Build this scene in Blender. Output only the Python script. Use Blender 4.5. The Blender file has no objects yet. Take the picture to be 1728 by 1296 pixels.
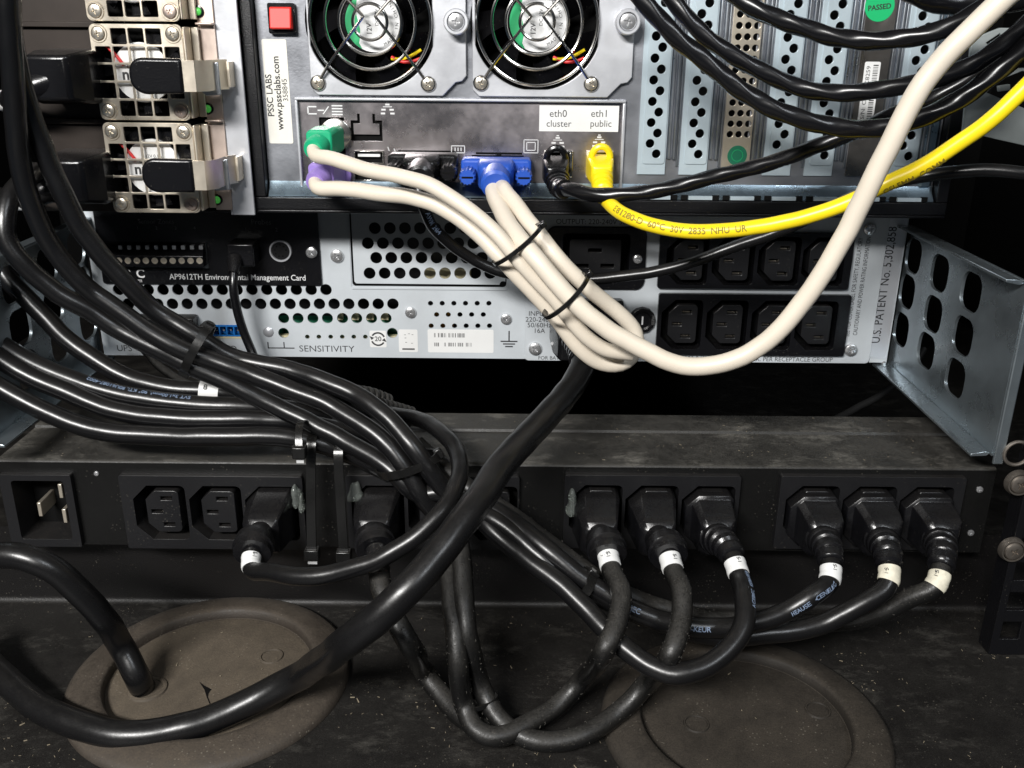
import bpy, bmesh, math, random
from mathutils import Vector as V, Matrix
from mathutils.geometry import delaunay_2d_cdt
from mathutils import noise as mnoise
random.seed(7)
S = 0.001                      # all lengths below are millimetres
C = bpy.context.scene.collection
SC = bpy.context.scene

# ------------------------------------------------------------------ camera
F, PITCH, ROLL = 1580.0, math.radians(20.5), 0.009
CAM = V((0, -488, 273))
Fw = V((0, math.cos(PITCH), -math.sin(PITCH)))
R0 = V((1, 0, 0)); U0 = V((0, math.sin(PITCH), math.cos(PITCH)))
Rt = R0*math.cos(ROLL) + U0*math.sin(ROLL)
Up = U0*math.cos(ROLL) - R0*math.sin(ROLL)
cd = bpy.data.cameras.new('camera'); cam = bpy.data.objects.new('camera', cd); C.objects.link(cam)
cam.matrix_world = Matrix(((Rt.x, Up.x, -Fw.x, CAM.x*S), (Rt.y, Up.y, -Fw.y, CAM.y*S),
                           (Rt.z, Up.z, -Fw.z, CAM.z*S), (0, 0, 0, 1)))
cd.sensor_fit = 'HORIZONTAL'; cd.sensor_width = 36; cd.lens = 36*F/1728
cd.clip_start = 0.01; cd.clip_end = 20
SC.camera = cam

# ------------------------------------------------------------------ world, lamps, exposure
w = bpy.data.worlds.new('World'); SC.world = w; w.use_nodes = True
nt = w.node_tree; bg = nt.nodes['Background']
tc = nt.nodes.new('ShaderNodeTexCoord'); nz = nt.nodes.new('ShaderNodeTexNoise'); nz.inputs['Scale'].default_value = 2.2
rp = nt.nodes.new('ShaderNodeValToRGB'); rp.color_ramp.elements[0].position = .35; rp.color_ramp.elements[1].position = .7
rp.color_ramp.elements[0].color = (.10, .11, .13, 1); rp.color_ramp.elements[1].color = (.75, .78, .82, 1)
nt.links.new(tc.outputs['Generated'], nz.inputs['Vector']); nt.links.new(nz.outputs['Fac'], rp.inputs['Fac'])
sx_ = nt.nodes.new('ShaderNodeSeparateXYZ'); nt.links.new(tc.outputs['Generated'], sx_.inputs[0])
mr_ = nt.nodes.new('ShaderNodeMapRange'); nt.links.new(sx_.outputs[2], mr_.inputs[0]); mr_.inputs[1].default_value = -.35; mr_.inputs[2].default_value = .1; mr_.inputs[3].default_value = 1; mr_.inputs[4].default_value = 0
mx_ = nt.nodes.new('ShaderNodeMix'); mx_.data_type = 'RGBA'; nt.links.new(mr_.outputs[0], mx_.inputs[0]); nt.links.new(rp.outputs['Color'], mx_.inputs[6]); mx_.inputs[7].default_value = (.22, .50, .78, 1)
nt.links.new(mx_.outputs[2], bg.inputs['Color']); bg.inputs['Strength'].default_value = 0.07

def area(name, loc, target, sx, sy, power, color):
    l = bpy.data.lights.new(name, 'AREA'); l.shape = 'RECTANGLE'; l.size = sx; l.size_y = sy
    l.energy = power; l.color = color
    o = bpy.data.objects.new(name, l); C.objects.link(o); o.location = loc
    o.rotation_euler = (V(target)-V(loc)).to_track_quat('-Z', 'Y').to_euler()
    return o
area('ceiling_lamp', (-0.40, -1.02, .76), (0, -.02, .17), 0.50, 0.10, 23, (1.0, .985, .96))
area('fill_light', (0.75, -1.35, 1.35), (0.05, 0, .2), 0.25, 0.4, 7, (.9, .95, 1.0))  # weaker fill light, added; no such fixture is known
SC.view_settings.view_transform = 'Standard'; SC.view_settings.look = 'None'
SC.view_settings.exposure = 0; SC.view_settings.gamma = 1

# ------------------------------------------------------------------ pixel -> world
def ray(px, py):
    return Fw + Rt*((px-864)/F) + Up*((648-py)/F)
def P(px, py, Y):
    d = ray(px, py); return CAM + d*((Y-CAM.y)/d.y)
def PZ(px, py, Z=0):
    d = ray(px, py); return CAM + d*((Z-CAM.z)/d.z)
def PXX(px, py, X):
    d = ray(px, py); return CAM + d*((X-CAM.x)/d.x)
def XZ(px, py, Y):
    p = P(px, py, Y); return (p.x, p.z)
def rect(px0, py0, px1, py1, Y):
    my = (py0+py1)/2; mx = (px0+px1)/2
    return (P(px0, my, Y).x, P(px1, my, Y).x, P(mx, py1, Y).z, P(mx, py0, Y).z)   # x0 x1 z0 z1

# ------------------------------------------------------------------ materials
def mat(name, col, rough=.5, metal=0, var=0, vscale=60, dust=0, dcol=(.10, .085, .065), bump=0, bscale=900,
        emit=None, spec=.5, speck=0, rvar=0, coat=0, trans=0, aniso=None, smudge=0):
    m = bpy.data.materials.new(name); m.use_nodes = True; t = m.node_tree; N = t.nodes; L = t.links
    b = N['Principled BSDF']
    b.inputs['Base Color'].default_value = (*col, 1); b.inputs['Roughness'].default_value = rough
    b.inputs['Metallic'].default_value = metal; b.inputs['Specular IOR Level'].default_value = spec
    b.inputs['Coat Weight'].default_value = coat; b.inputs['Transmission Weight'].default_value = trans
    if emit:
        b.inputs['Emission Color'].default_value = (*emit[0], 1); b.inputs['Emission Strength'].default_value = emit[1]
    tc = N.new('ShaderNodeTexCoord'); cur = None
    def noise(sc, det=5, ro=.6):
        n = N.new('ShaderNodeTexNoise'); n.inputs['Scale'].default_value = sc; n.inputs['Detail'].default_value = det
        n.inputs['Roughness'].default_value = ro
        L.new(tc.outputs['Object'], n.inputs['Vector']); return n.outputs['Fac']
    def rng(src, a, b_, c, d):
        r = N.new('ShaderNodeMapRange'); L.new(src, r.inputs[0])
        for i, v in enumerate((a, b_, c, d)): r.inputs[i+1].default_value = v
        return r.outputs[0]
    def mul(a, b_):
        q = N.new('ShaderNodeMath'); q.operation = 'MULTIPLY'; L.new(a, q.inputs[0])
        if isinstance(b_, (int, float)): q.inputs[1].default_value = b_
        else: L.new(b_, q.inputs[1])
        return q.outputs[0]
    def mix(f, a, b_):
        q = N.new('ShaderNodeMix'); q.data_type = 'RGBA'; L.new(f, q.inputs[0])
        for s_, v in ((6, a), (7, b_)):
            if isinstance(v, tuple): q.inputs[s_].default_value = (*v, 1)
            else: L.new(v, q.inputs[s_])
        return q.outputs[2]
    if var:
        cur = mix(rng(noise(vscale), .3, .7, 0, 1), tuple(c*(1-var) for c in col), tuple(min(1, c*(1+var)) for c in col))
    if dust or speck:
        base = cur if cur is not None else col
        ge = N.new('ShaderNodeNewGeometry'); sp = N.new('ShaderNodeSeparateXYZ'); L.new(ge.outputs['Normal'], sp.inputs[0])
        up = rng(sp.outputs[2], 0, .9, .03, 1)
        if dust:
            d = mul(mul(mul(rng(noise(62, 12, .86), .36, .66, .25, 1), rng(noise(1500, 4, .8), .35, .62, .35, 1)), up), dust)
            d2 = mul(rng(noise(900, 3, .8), .55, .75, 0, .5), mul(up, dust))
            a_ = N.new('ShaderNodeMath'); a_.operation = 'MAXIMUM'; L.new(d, a_.inputs[0]); L.new(d2, a_.inputs[1])
            base = mix(a_.outputs[0], base, dcol)
            L.new(rng(a_.outputs[0], 0, .6, rough, .9), b.inputs['Roughness'])
        if speck:
            vo = N.new('ShaderNodeTexVoronoi'); vo.inputs['Scale'].default_value = 520; L.new(tc.outputs['Object'], vo.inputs['Vector'])
            s1 = rng(vo.outputs['Distance'], .10, .22, 1, 0)
            s2 = mul(s1, rng(noise(55, 4), .50, .66, 0, speck))
            base = mix(s2, base, (.34, .31, .25))
        cur = base
    if smudge:
        base = cur if cur is not None else col
        mp = N.new('ShaderNodeMapping'); L.new(tc.outputs['Object'], mp.inputs['Vector']); mp.inputs['Scale'].default_value = (9, 17, 9)
        n = N.new('ShaderNodeTexNoise'); n.inputs['Scale'].default_value = 3.4; n.inputs['Detail'].default_value = 10; n.inputs['Roughness'].default_value = .8; n.inputs['Distortion'].default_value = .15
        L.new(mp.outputs[0], n.inputs['Vector'])
        g2 = N.new('ShaderNodeNewGeometry'); s2_ = N.new('ShaderNodeSeparateXYZ'); L.new(g2.outputs['Normal'], s2_.inputs[0])
        cur = mix(mul(mul(rng(n.outputs['Fac'], .52, .72, 0, smudge), rng(s2_.outputs[2], .5, .95, 0, 1)), rng(noise(1300, 3, .8), .35, .6, .45, 1)), base, (.26, .245, .215))
    if cur is not None and not isinstance(cur, tuple): L.new(cur, b.inputs['Base Color'])
    if rvar and not dust:
        L.new(rng(noise(40, 6), .3, .7, max(.03, rough-rvar), rough+rvar), b.inputs['Roughness'])
    if bump:
        bp = N.new('ShaderNodeBump'); bp.inputs['Strength'].default_value = bump; bp.inputs['Distance'].default_value = .0006
        L.new(noise(bscale, 3), bp.inputs['Height']); L.new(bp.outputs['Normal'], b.inputs['Normal'])
    return m
M = {}
M['upsgrey'] = mat('light_grey_paint', (.48, .51, .535), .42, var=.05, bump=.12, bscale=1600, rvar=.06)
M['zinc'] = mat('galvanised_steel', (.50, .53, .57), .33, 1, var=.12, vscale=25, rvar=.1, bump=.05)
M['zincdark'] = mat('zinc_blue_reflection', (.45, .58, .68), .28, .95, var=.2, vscale=18, rvar=.1, bump=.06)  # blue reflection tinted into the metal's own colour
M['bracket'] = mat('zinc_bracket', (.36, .41, .44), .30, .88, var=.25, vscale=14, rvar=.12, bump=.08, bscale=400)
M['serverpanel'] = mat('plated_server_panel', (.36, .37, .40), .38, .85, var=.2, vscale=14, rvar=.1, bump=.07, speck=.25)
M['fanplate'] = mat('fan_plate_zinc', (.62, .63, .66), .36, .55, var=.06, vscale=20, rvar=.08, bump=.04)
M['slot'] = mat('slot_cover_blue_grey', (.52, .61, .66), .36, .4, var=.06, vscale=20, bump=.04, rvar=.08)
M['iochrome'] = mat('io_shield_polished', (.50, .46, .47), .30, 1, var=.07, vscale=6, rvar=.1, speck=.3)
M['chrome'] = mat('bright_nickel', (.72, .70, .66), .18, 1, rvar=.08)
M['wire'] = mat('chromed_wire', (.62, .60, .57), .16, 1)
M['gold'] = mat('yellowish_nickel', (.76, .68, .56), .34, .85, var=.12, vscale=30, rvar=.1, bump=.05)
M['pink'] = mat('warm_nickel', (.66, .54, .47), .38, .85, var=.15, vscale=25, rvar=.1)
M['brown'] = mat('dark_warm_metal', (.028, .021, .017), .45, .5, var=.3, vscale=25)
M['darknickel'] = mat('dark_nickel_cover', (.27, .25, .23), .32, .95, var=.25, vscale=20, rvar=.1, speck=.5)
M['screw'] = mat('screw_zinc', (.74, .74, .75), .27, .85, var=.1, vscale=300)
M['screwgold'] = mat('screw_nickel', (.74, .68, .58), .27, .85, var=.15, vscale=300)
M['blackpaint'] = mat('black_powder_coat', (.004, .004, .005), .30, 0, bump=.3, bscale=1500, dust=.05, speck=.1)
M['pdu'] = mat('pdu_black_coat', (.005, .005, .005), .25, 0, bump=.22, bscale=2200, dust=.85, dcol=(.085, .079, .068), speck=.18, spec=.38, smudge=.75)
M['floor'] = mat('floor_black_coat', (.006, .0055, .0055), .36, 0, bump=.3, bscale=1500, dust=.5, dcol=(.028, .025, .020), speck=.2, spec=.4, smudge=.22)
M['blackplastic'] = mat('black_plastic', (.004, .004, .005), .24, 0, spec=.4, bump=.12, bscale=1200, dust=.05, speck=.12, var=.2)
M['plugblack'] = mat('plug_rubber', (.005, .005, .006), .2, 0, bump=.12, bscale=900, dust=.22, dcol=(.05, .045, .038), speck=.08)
M['pdublock'] = mat('satin_black_moulding', (.008, .008, .009), .34, 0, bump=.12, bscale=1200, dust=.15, speck=.12)
M['edge'] = mat('black_edge_highlight', (.13, .13, .135), .22, .85, bump=.2, bscale=2500)  # edge highlight put into the colour, paler and more metallic than the coat
M['socket'] = mat('socket_plastic', (.008, .008, .009), .30, 0, bump=.15, bscale=1200, dust=.12, speck=.15)
M['cable'] = mat('black_pvc_cable', (.0045, .0045, .005), .25, 0, bump=.10, bscale=240, dust=.22, dcol=(.05, .045, .038))
M['cabledusty'] = mat('black_pvc_dusty', (.005, .005, .005), .22, 0, bump=.2, bscale=400, dust=.8, dcol=(.045, .041, .035), speck=.08)
M['netcable'] = mat('black_net_cable', (.004, .004, .005), .25, 0, bump=.05, bscale=150, dust=.05)
M['beige'] = mat('beige_pvc', (.66, .59, .49), .42, 0, var=.06, vscale=28, bump=.05, bscale=300)
M['yellow'] = mat('yellow_pvc', (.90, .68, .012), .34, 0, var=.04, vscale=40, bump=.04, bscale=300)
M['green'] = mat('green_plug', (.01, .36, .17), .38)
M['purple'] = mat('purple_plug', (.28, .19, .52), .42)
M['blue'] = mat('blue_plug', (.018, .075, .40), .36, bump=.05)
M['bluepin'] = mat('blue_terminal', (.01, .14, .45), .35)
M['redbtn'] = mat('red_switch', (.75, .02, .012), .5)
M['white'] = mat('paper_label', (.70, .70, .69), .55, var=.02)
M['oldlabel'] = mat('soiled_label', (.66, .62, .50), .6, var=.25, vscale=200)
M['cream'] = mat('cream_label', (.68, .66, .60), .5, var=.02)
M['ink'] = mat('black_ink', (.02, .02, .022), .6)
M['greyink'] = mat('grey_ink', (.06, .06, .06), .6)
M['whiteink'] = mat('white_ink', (.62, .62, .62), .6)
M['dimink'] = mat('dim_grey_ink', (.14, .14, .14), .6)
M['cableink'] = mat('pale_blue_ink', (.16, .21, .30), .6)
M['orangeink'] = mat('olive_ink', (.26, .19, .015), .6)
M['void'] = mat('unlit_black', (.004, .004, .004), .8, spec=.1)
M['greenpcb'] = mat('circuit_green', (.01, .13, .07), .4)
M['creamplastic'] = mat('cream_component', (.62, .56, .36), .5)
M['orangecomp'] = mat('orange_component', (.55, .26, .04), .5)
M['greysticker'] = mat('fan_hub_sticker', (.80, .80, .80), .34, .2, var=.1, vscale=80)
M['fangreen'] = mat('fan_green_sticker', (.02, .36, .13), .4)
M['passgreen'] = mat('green_sticker', (.01, .42, .14), .42)
M['led'] = mat('green_led', (.10, .55, .10), .25, emit=((.12, .7, .12), .18))
M['redwire'] = mat('red_wire', (.6, .02, .02), .4)
M['dullscrew'] = mat('tarnished_screw', (.34, .30, .26), .34, .9, var=.2, vscale=200, dust=.3)
M['glue'] = mat('hot_glue', (.55, .60, .56), .12, 0, trans=.85, spec=.6)
M['tie'] = mat('black_nylon', (.006, .006, .006), .24, 0, dust=.08, bump=.08)
M['greysteel'] = mat('grey_pvc', (.012, .012, .012), .4)
M['tietail'] = mat('cut_nylon', (.5, .5, .5), .5)
M['rubber'] = mat('grommet_rubber', (.050, .041, .032), .6, 0, dust=1.0, dcol=(.130, .103, .072), spec=.35, speck=.35, bump=.25, bscale=800)
M['rim'] = mat('grommet_rim', (.024, .019, .015), .5, 0, dust=1.0, dcol=(.080, .062, .044), speck=.3, bump=.25, bscale=800)
M['rubberdark'] = mat('grommet_rubber_darker', (.016, .014, .012), .5, 0, dust=.95, dcol=(.055, .044, .032), spec=.35, speck=.3, bump=.2, bscale=800)  # darker base and dust colour than the other grommet
M['lintgrey'] = mat('grey_lint', (.035, .032, .027), .95)
M['dust'] = mat('lint', (.24, .20, .14), .95)
M['lightgrey'] = mat('grey_steel_arm', (.30, .33, .33), .5, .2, var=.08)

# ------------------------------------------------------------------ object helpers
def thing(name, label, cat, loc, group=None):
    o = bpy.data.objects.new(name, None); C.objects.link(o); o.empty_display_size = .01
    o.location = V(loc)*S; o['label'] = label; o['category'] = cat
    if group: o['group'] = group
    return o
def rootloc(o):
    r = V((0, 0, 0))
    while o is not None: r += o.location; o = o.parent
    return r
def fin(name, bm, m, parent=None, bevel=0, smooth=35, label=None, kind=None, mats=None, seg=2):
    """bmesh or mesh in mm -> linked object"""
    if isinstance(bm, bmesh.types.BMesh):
        bmesh.ops.recalc_face_normals(bm, faces=bm.faces)
        me = bpy.data.meshes.new(name); bm.to_mesh(me); bm.free()
    else: me = bm; me.name = name
    me.transform(Matrix.Scale(S, 4))
    o = bpy.data.objects.new(name, me); C.objects.link(o)
    if parent is not None:
        o.parent = parent; me.transform(Matrix.Translation(-rootloc(parent)))
    me.materials.clear()
    for x in (mats or [m]): me.materials.append(M[x])
    if smooth:
        me.shade_smooth(); me.set_sharp_from_angle(angle=math.radians(smooth))
    if bevel:
        b = o.modifiers.new('bevel', 'BEVEL'); b.width = bevel*S; b.segments = seg; b.limit_method = 'ANGLE'
        b.angle_limit = math.radians(40); b.use_clamp_overlap = True
    if label: o['label'] = label
    if kind: o['kind'] = kind
    return o
def tag(o, label, cat, group=None):
    o['label'] = label; o['category'] = cat
    if group: o['group'] = group
    return o
def box(bm, x0, x1, y0, y1, z0, z1, mi=0):
    vs = [bm.verts.new(p) for p in ((x0, y0, z0), (x1, y0, z0), (x1, y1, z0), (x0, y1, z0), (x0, y0, z1), (x1, y0, z1), (x1, y1, z1), (x0, y1, z1))]
    for f in ((0, 3, 2, 1), (4, 5, 6, 7), (0, 1, 5, 4), (1, 2, 6, 5), (2, 3, 7, 6), (3, 0, 4, 7)):
        bm.faces.new([vs[i] for i in f]).material_index = mi
def basis(ax):
    ax = V(ax).normalized(); h = V((0, 0, 1)) if abs(ax.z) < .9 else V((0, 1, 0))
    a = h.cross(ax).normalized(); return a, ax.cross(a).normalized(), ax
def lathe(bm, o, ax, prof, seg=24, mi=0):
    a, b, ax = basis(ax); o = V(o); rings = []
    for r, t in prof:
        if r < 1e-5: rings.append([bm.verts.new(o+ax*t)])
        else: rings.append([bm.verts.new(o+ax*t+(a*math.cos(2*math.pi*i/seg)+b*math.sin(2*math.pi*i/seg))*r) for i in range(seg)])
    for A, B in zip(rings, rings[1:]):
        for i in range(seg):
            j = (i+1) % seg
            if len(A) == 1 and len(B) == 1: continue
            if len(A) == 1: f = (A[0], B[j], B[i])
            elif len(B) == 1: f = (A[i], A[j], B[0])
            else: f = (A[i], A[j], B[j], B[i])
            try: bm.faces.new(f).material_index = mi
            except ValueError: pass
def cyl(bm, o, ax, r, h, seg=24, r2=None, mi=0):
    lathe(bm, o, ax, [(0, 0), (r, 0), (r if r2 is None else r2, h), (0, h)], seg, mi)
def loft(bm, secs, mi=0, cap=True):
    rs = [[bm.verts.new(p) for p in s] for s in secs]; n = len(rs[0])
    for A, B in zip(rs, rs[1:]):
        for i in range(n):
            j = (i+1) % n; bm.faces.new((A[i], A[j], B[j], B[i])).material_index = mi
    if cap:
        bm.faces.new(rs[0]).material_index = mi; bm.faces.new(rs[-1][::-1]).material_index = mi
def prism(bm, pts, y0, y1, mi=0):
    loft(bm, [[(x, y0, z) for x, z in pts], [(x, y1, z) for x, z in pts]], mi)
def smoothpath(pts, step=2.5):
    pts = [V(p) for p in pts]; q = [pts[0]*2-pts[1]]+pts+[pts[-1]*2-pts[-2]]; out = []
    for i in range(1, len(q)-2):
        p0, p1, p2, p3 = q[i-1:i+3]; n = max(2, int((p2-p1).length/step))
        a = .5; t0 = 0; t1 = t0+max(1e-4, (p1-p0).length**a); t2 = t1+max(1e-4, (p2-p1).length**a); t3 = t2+max(1e-4, (p3-p2).length**a)
        for k in range(n):
            t = t1+(t2-t1)*k/n
            A1 = p0*((t1-t)/(t1-t0))+p1*((t-t0)/(t1-t0)); A2 = p1*((t2-t)/(t2-t1))+p2*((t-t1)/(t2-t1)); A3 = p2*((t3-t)/(t3-t2))+p3*((t-t2)/(t3-t2))
            B1 = A1*((t2-t)/(t2-t0))+A2*((t-t0)/(t2-t0)); B2 = A2*((t3-t)/(t3-t1))+A3*((t-t1)/(t3-t1))
            out.append(B1*((t2-t)/(t2-t1))+B2*((t-t1)/(t2-t1)))
    out.append(pts[-1])
    for _ in range(3):
        out = [out[0]]+[(out[i-1]+out[i]*2+out[i+1])/4 for i in range(1, len(out)-1)]+[out[-1]]
    return out
def sweep(bm, path, r, seg=18, mi=0, closed=False, rz=None):
    """tube; r a number or function(arc length, i)"""
    n = len(path); T = []
    for i in range(n):
        a = path[(i-1) % n] if closed else path[max(i-1, 0)]; b = path[(i+1) % n] if closed else path[min(i+1, n-1)]
        T.append((b-a).normalized())
    a, b, _ = basis(T[0]); rings = []; s = 0; nrm = a
    for i in range(n):
        if i: s += (path[i]-path[i-1]).length
        nrm = (nrm-T[i]*nrm.dot(T[i])).normalized(); bi = T[i].cross(nrm)
        rr = r(s, i) if callable(r) else r
        rings.append([bm.verts.new(path[i]+(nrm*math.cos(2*math.pi*k/seg)+bi*math.sin(2*math.pi*k/seg))*rr) for k in range(seg)])
    for i in range(n if closed else n-1):
        A, B = rings[i], rings[(i+1) % n]
        for k in range(seg):
            j = (k+1) % seg; bm.faces.new((A[k], A[j], B[j], B[k])).material_index = mi
    if not closed:
        bm.faces.new(rings[0]).material_index = mi; bm.faces.new(rings[-1][::-1]).material_index = mi
def ring(bm, c, ax, R, r, seg=48, s2=8, mi=0):
    a, b, _ = basis(ax); c = V(c)
    sweep(bm, [c+(a*math.cos(2*math.pi*i/seg)+b*math.sin(2*math.pi*i/seg))*R for i in range(seg)], r, s2, mi, True)

def curve_mesh(cu):
    o = bpy.data.objects.new('tmp', cu); C.objects.link(o); bpy.context.view_layer.update()
    dg = bpy.context.evaluated_depsgraph_get(); me = bpy.data.meshes.new_from_object(o.evaluated_get(dg))
    bpy.data.objects.remove(o); bpy.data.curves.remove(cu); return me
def circ(x, z, r, n=20):
    return [(x+r*math.cos(2*math.pi*i/n), z+r*math.sin(2*math.pi*i/n)) for i in range(n)]
def rrect(x0, x1, z0, z1, r=0, n=4, ch=None):
    """rounded rectangle; ch = dict corner->chamfer (bl, br, tr, tl)"""
    out = []; ch = ch or {}
    for key, cx, cz, a0, sx, sz in (('bl', x0, z0, 180, 1, 1), ('br', x1, z0, 270, -1, 1), ('tr', x1, z1, 0, -1, -1), ('tl', x0, z1, 90, 1, -1)):
        if key in ch:
            c = ch[key]
            pr = [(cx, cz+sz*c), (cx+sx*c, cz)]
            out += pr if key in ('bl', 'tr') else pr[::-1]
        elif r > 0:
            ox, oz = cx+sx*r, cz+sz*r
            for k in range(n+1):
                a = math.radians(a0+90*k/n); out.append((ox+r*math.cos(a), oz+r*math.sin(a)))
        else: out.append((cx, cz))
    return out
def inside(p, poly):
    x, z = p; c = False; j = len(poly)-1
    for i in range(len(poly)):
        a, b = poly[i], poly[j]
        if (a[1] > z) != (b[1] > z) and x < (b[0]-a[0])*(z-a[1])/(b[1]-a[1])+a[0]: c = not c
        j = i
    return c
def plate(outline, holes, Y, th):
    """flat sheet in the XZ plane whose front face is at Y and which reaches th behind it"""
    loops = [list(outline)]+[list(h) for h in holes]; vs = []; es = []
    for lp in loops:
        n0 = len(vs); vs += [V((p[0], p[1])) for p in lp]; es += [(n0+k, n0+(k+1) % len(lp)) for k in range(len(lp))]
    ov, oe, of, _, _, _ = delaunay_2d_cdt(vs, es, [], 0, 1e-5)
    bbs = [(min(p[0] for p in l), max(p[0] for p in l), min(p[1] for p in l), max(p[1] for p in l)) for l in loops]
    keep = []
    for f in of:
        c = [sum(ov[k][q] for k in f)/3 for q in (0, 1)]; n = 0
        for l, b in zip(loops, bbs):
            if b[0] <= c[0] <= b[1] and b[2] <= c[1] <= b[3] and inside(c, l): n += 1
        if n == 1: keep.append(f)
    bm = bmesh.new(); A = [bm.verts.new((v[0], Y, v[1])) for v in ov]; B = [bm.verts.new((v[0], Y+th, v[1])) for v in ov]; cnt = {}
    for f in keep:
        bm.faces.new([A[k] for k in f]); bm.faces.new([B[k] for k in reversed(f)])
        for k in range(3):
            e = (f[k], f[(k+1) % 3]); cnt[e] = 1
    for (a, b) in cnt:
        if (b, a) not in cnt: bm.faces.new((A[b], A[a], B[a], B[b]))
    bmesh.ops.delete(bm, geom=[v for v in bm.verts if not v.link_faces], context='VERTS')
    bmesh.ops.dissolve_limit(bm, angle_limit=.01, verts=bm.verts, edges=bm.edges) if False else None
    me = bpy.data.meshes.new('tmp'); bm.to_mesh(me); bm.free(); return me
def join(mes, idx=None):
    bm = bmesh.new()
    for k, me in enumerate(mes):
        n0 = len(bm.faces); bm.from_mesh(me); bm.faces.ensure_lookup_table()
        for f in bm.faces[n0:]: f.material_index = idx[k] if idx else 0
        bpy.data.meshes.remove(me)
    return bm
def text_mesh(s, size, align='CENTER', bold=0, spacing=1):
    cu = bpy.data.curves.new('tmp', 'FONT'); cu.body = s; cu.size = size; cu.align_x = align; cu.align_y = 'CENTER'
    cu.extrude = .02; cu.offset = bold; cu.space_character = spacing; cu.resolution_u = 3
    return curve_mesh(cu)
def text_at(s, size, x, z, Y, rot=0, align='CENTER', width=None, bold=0):
    """text facing -Y; size in mm (letter height is about 0.7 of it); width squeezes it to fit"""
    me = text_mesh(s, size, align, bold)
    if width:
        xs = [v.co.x for v in me.vertices]; k = width/(max(xs)-min(xs)); me.transform(Matrix.Diagonal((k, 1, 1, 1)))
    me.transform(Matrix.Translation((x, Y, z)) @ Matrix(((1, 0, 0, 0), (0, 0, -1, 0), (0, 1, 0, 0), (0, 0, 0, 1))) @ Matrix.Rotation(rot, 4, 'Z'))
    return me
def texts(name, lst, m, parent):
    return fin(name, join([text_at(*a[:5], **(a[5] if len(a) > 5 else {})) for a in lst]), m, parent, smooth=0)
def wrap_text(s, size, path, r, s0, m, parent, ang=0, flip=False, squeeze=1, name='printed_text'):
    me = text_mesh(s, size, 'LEFT', bold=size*.012); me.transform(Matrix.Diagonal((squeeze, 1, 1, 1)))
    cum = [0]
    for i in range(1, len(path)): cum.append(cum[-1]+(path[i]-path[i-1]).length)
    xs = [v.co.x for v in me.vertices]; Lm = max(xs)
    for v in me.vertices:
        u, t, d = v.co; 
        if flip: u, t = Lm-u, -t
        q = s0+u; i = 1
        while i < len(cum)-1 and cum[i] < q: i += 1
        k = (q-cum[i-1])/max(1e-6, cum[i]-cum[i-1]); p = path[i-1].lerp(path[i], k)
        T = (path[min(i+1, len(path)-1)]-path[max(i-2, 0)]).normalized()
        cdv = (CAM-p).normalized(); N = (cdv-T*cdv.dot(T)).normalized(); Bn = N.cross(T)
        a = ang+t/r
        v.co = p+(N*math.cos(a)+Bn*math.sin(a))*(r+.3+d)
    return fin(name, me, m, parent, smooth=0)

def screw_bm(bm, x, z, Y, r, h=1.6, cross=True, rot=.3):
    lathe(bm, (x, Y, z), (0, -1, 0), [(r, 0), (r, h*.35), (r*.86, h*.75), (r*.55, h), (0, h)], 20)
def screw(x, z, Y, r, parent, m='screw', h=1.6, rot=.4, label=None, washer=False):
    bm = bmesh.new()
    if washer: lathe(bm, (x, Y, z), (0, -1, 0), [(r*1.45, 0), (r*1.45, .6), (r*.9, .6)], 24)
    # head with a recessed cross built as a star shaped dish
    n = 32; prof = []
    lathe(bm, (x, Y, z), (0, -1, 0), [(r, 0), (r, h*.35), (r*.9, h*.75), (r*.62, h)], n)
    rim = [v for v in bm.verts if abs(v.co.y-(Y-h)) < 1e-4]
    rim = sorted(rim, key=lambda v: math.atan2(v.co.z-z, v.co.x-x))
    star = []
    for i, v in enumerate(rim):
        a = math.atan2(v.co.z-z, v.co.x-x); c = abs(math.cos(2*(a+rot)))
        rr = r*(.16+.38*(c**5)); star.append((rr, a))
    A = [bm.verts.new((x+q*math.cos(a), Y-h, z+q*math.sin(a))) for q, a in star]
    B = [bm.verts.new((x+q*.8*math.cos(a), Y-h*.35, z+q*.8*math.sin(a))) for q, a in star]
    m_ = len(rim)
    for i in range(m_):
        j = (i+1) % m_
        bm.faces.new((rim[i], rim[j], A[j], A[i])); bm.faces.new((A[i], A[j], B[j], B[i]))
    bm.faces.new(B)
    return fin('screw', bm, m, parent, smooth=30, label=label)

# ================================================================== THE SETTING
bm = bmesh.new()          # floor plate of the rack, rear edge rolled down
ye = PZ(600, 1019).y; prof = [(-700, 0), (-500, 0), (-400, 0), (-300, 0), (-200, 0), (ye-3, 0)]+[(ye-3+3*math.sin(math.radians(a)), 3-3*math.cos(math.radians(a))) for a in (12, 24, 36, 48, 60, 72, 84)]+[(ye+.05, 3.4), (ye+.05, 20), (ye+.05, 43)]
for X0, X1 in zip(range(-480, 480, 80), range(-400, 481, 80)):
    vs = [[bm.verts.new((x, y, z)) for y, z in prof] for x in (X0, X1)]
    for i in range(len(prof)-1): bm.faces.new((vs[0][i], vs[1][i], vs[1][i+1], vs[0][i+1]))
bmesh.ops.remove_doubles(bm, verts=bm.verts, dist=.01)
for f in bm.faces:
    q = f.calc_center_median()
    if ye-2.8 < q.y and q.z < 3.3: f.material_index = 1
fin('floor', bm, 'floor', kind='structure', mats=['floor', 'edge'])
bm = bmesh.new(); box(bm, -480, 480, ye+.5, 500, -14, -12); fin('lower_floor', bm, 'floor', kind='structure', smooth=0)
bm = bmesh.new(); box(bm, -480, 480, 500, 510, -60, 800); fin('wall_back', bm, 'void', kind='structure', smooth=0)
bm = bmesh.new(); box(bm, -490, -480, -160, 510, -60, 800); fin('wall_left', bm, 'void', kind='structure', smooth=0)
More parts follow.
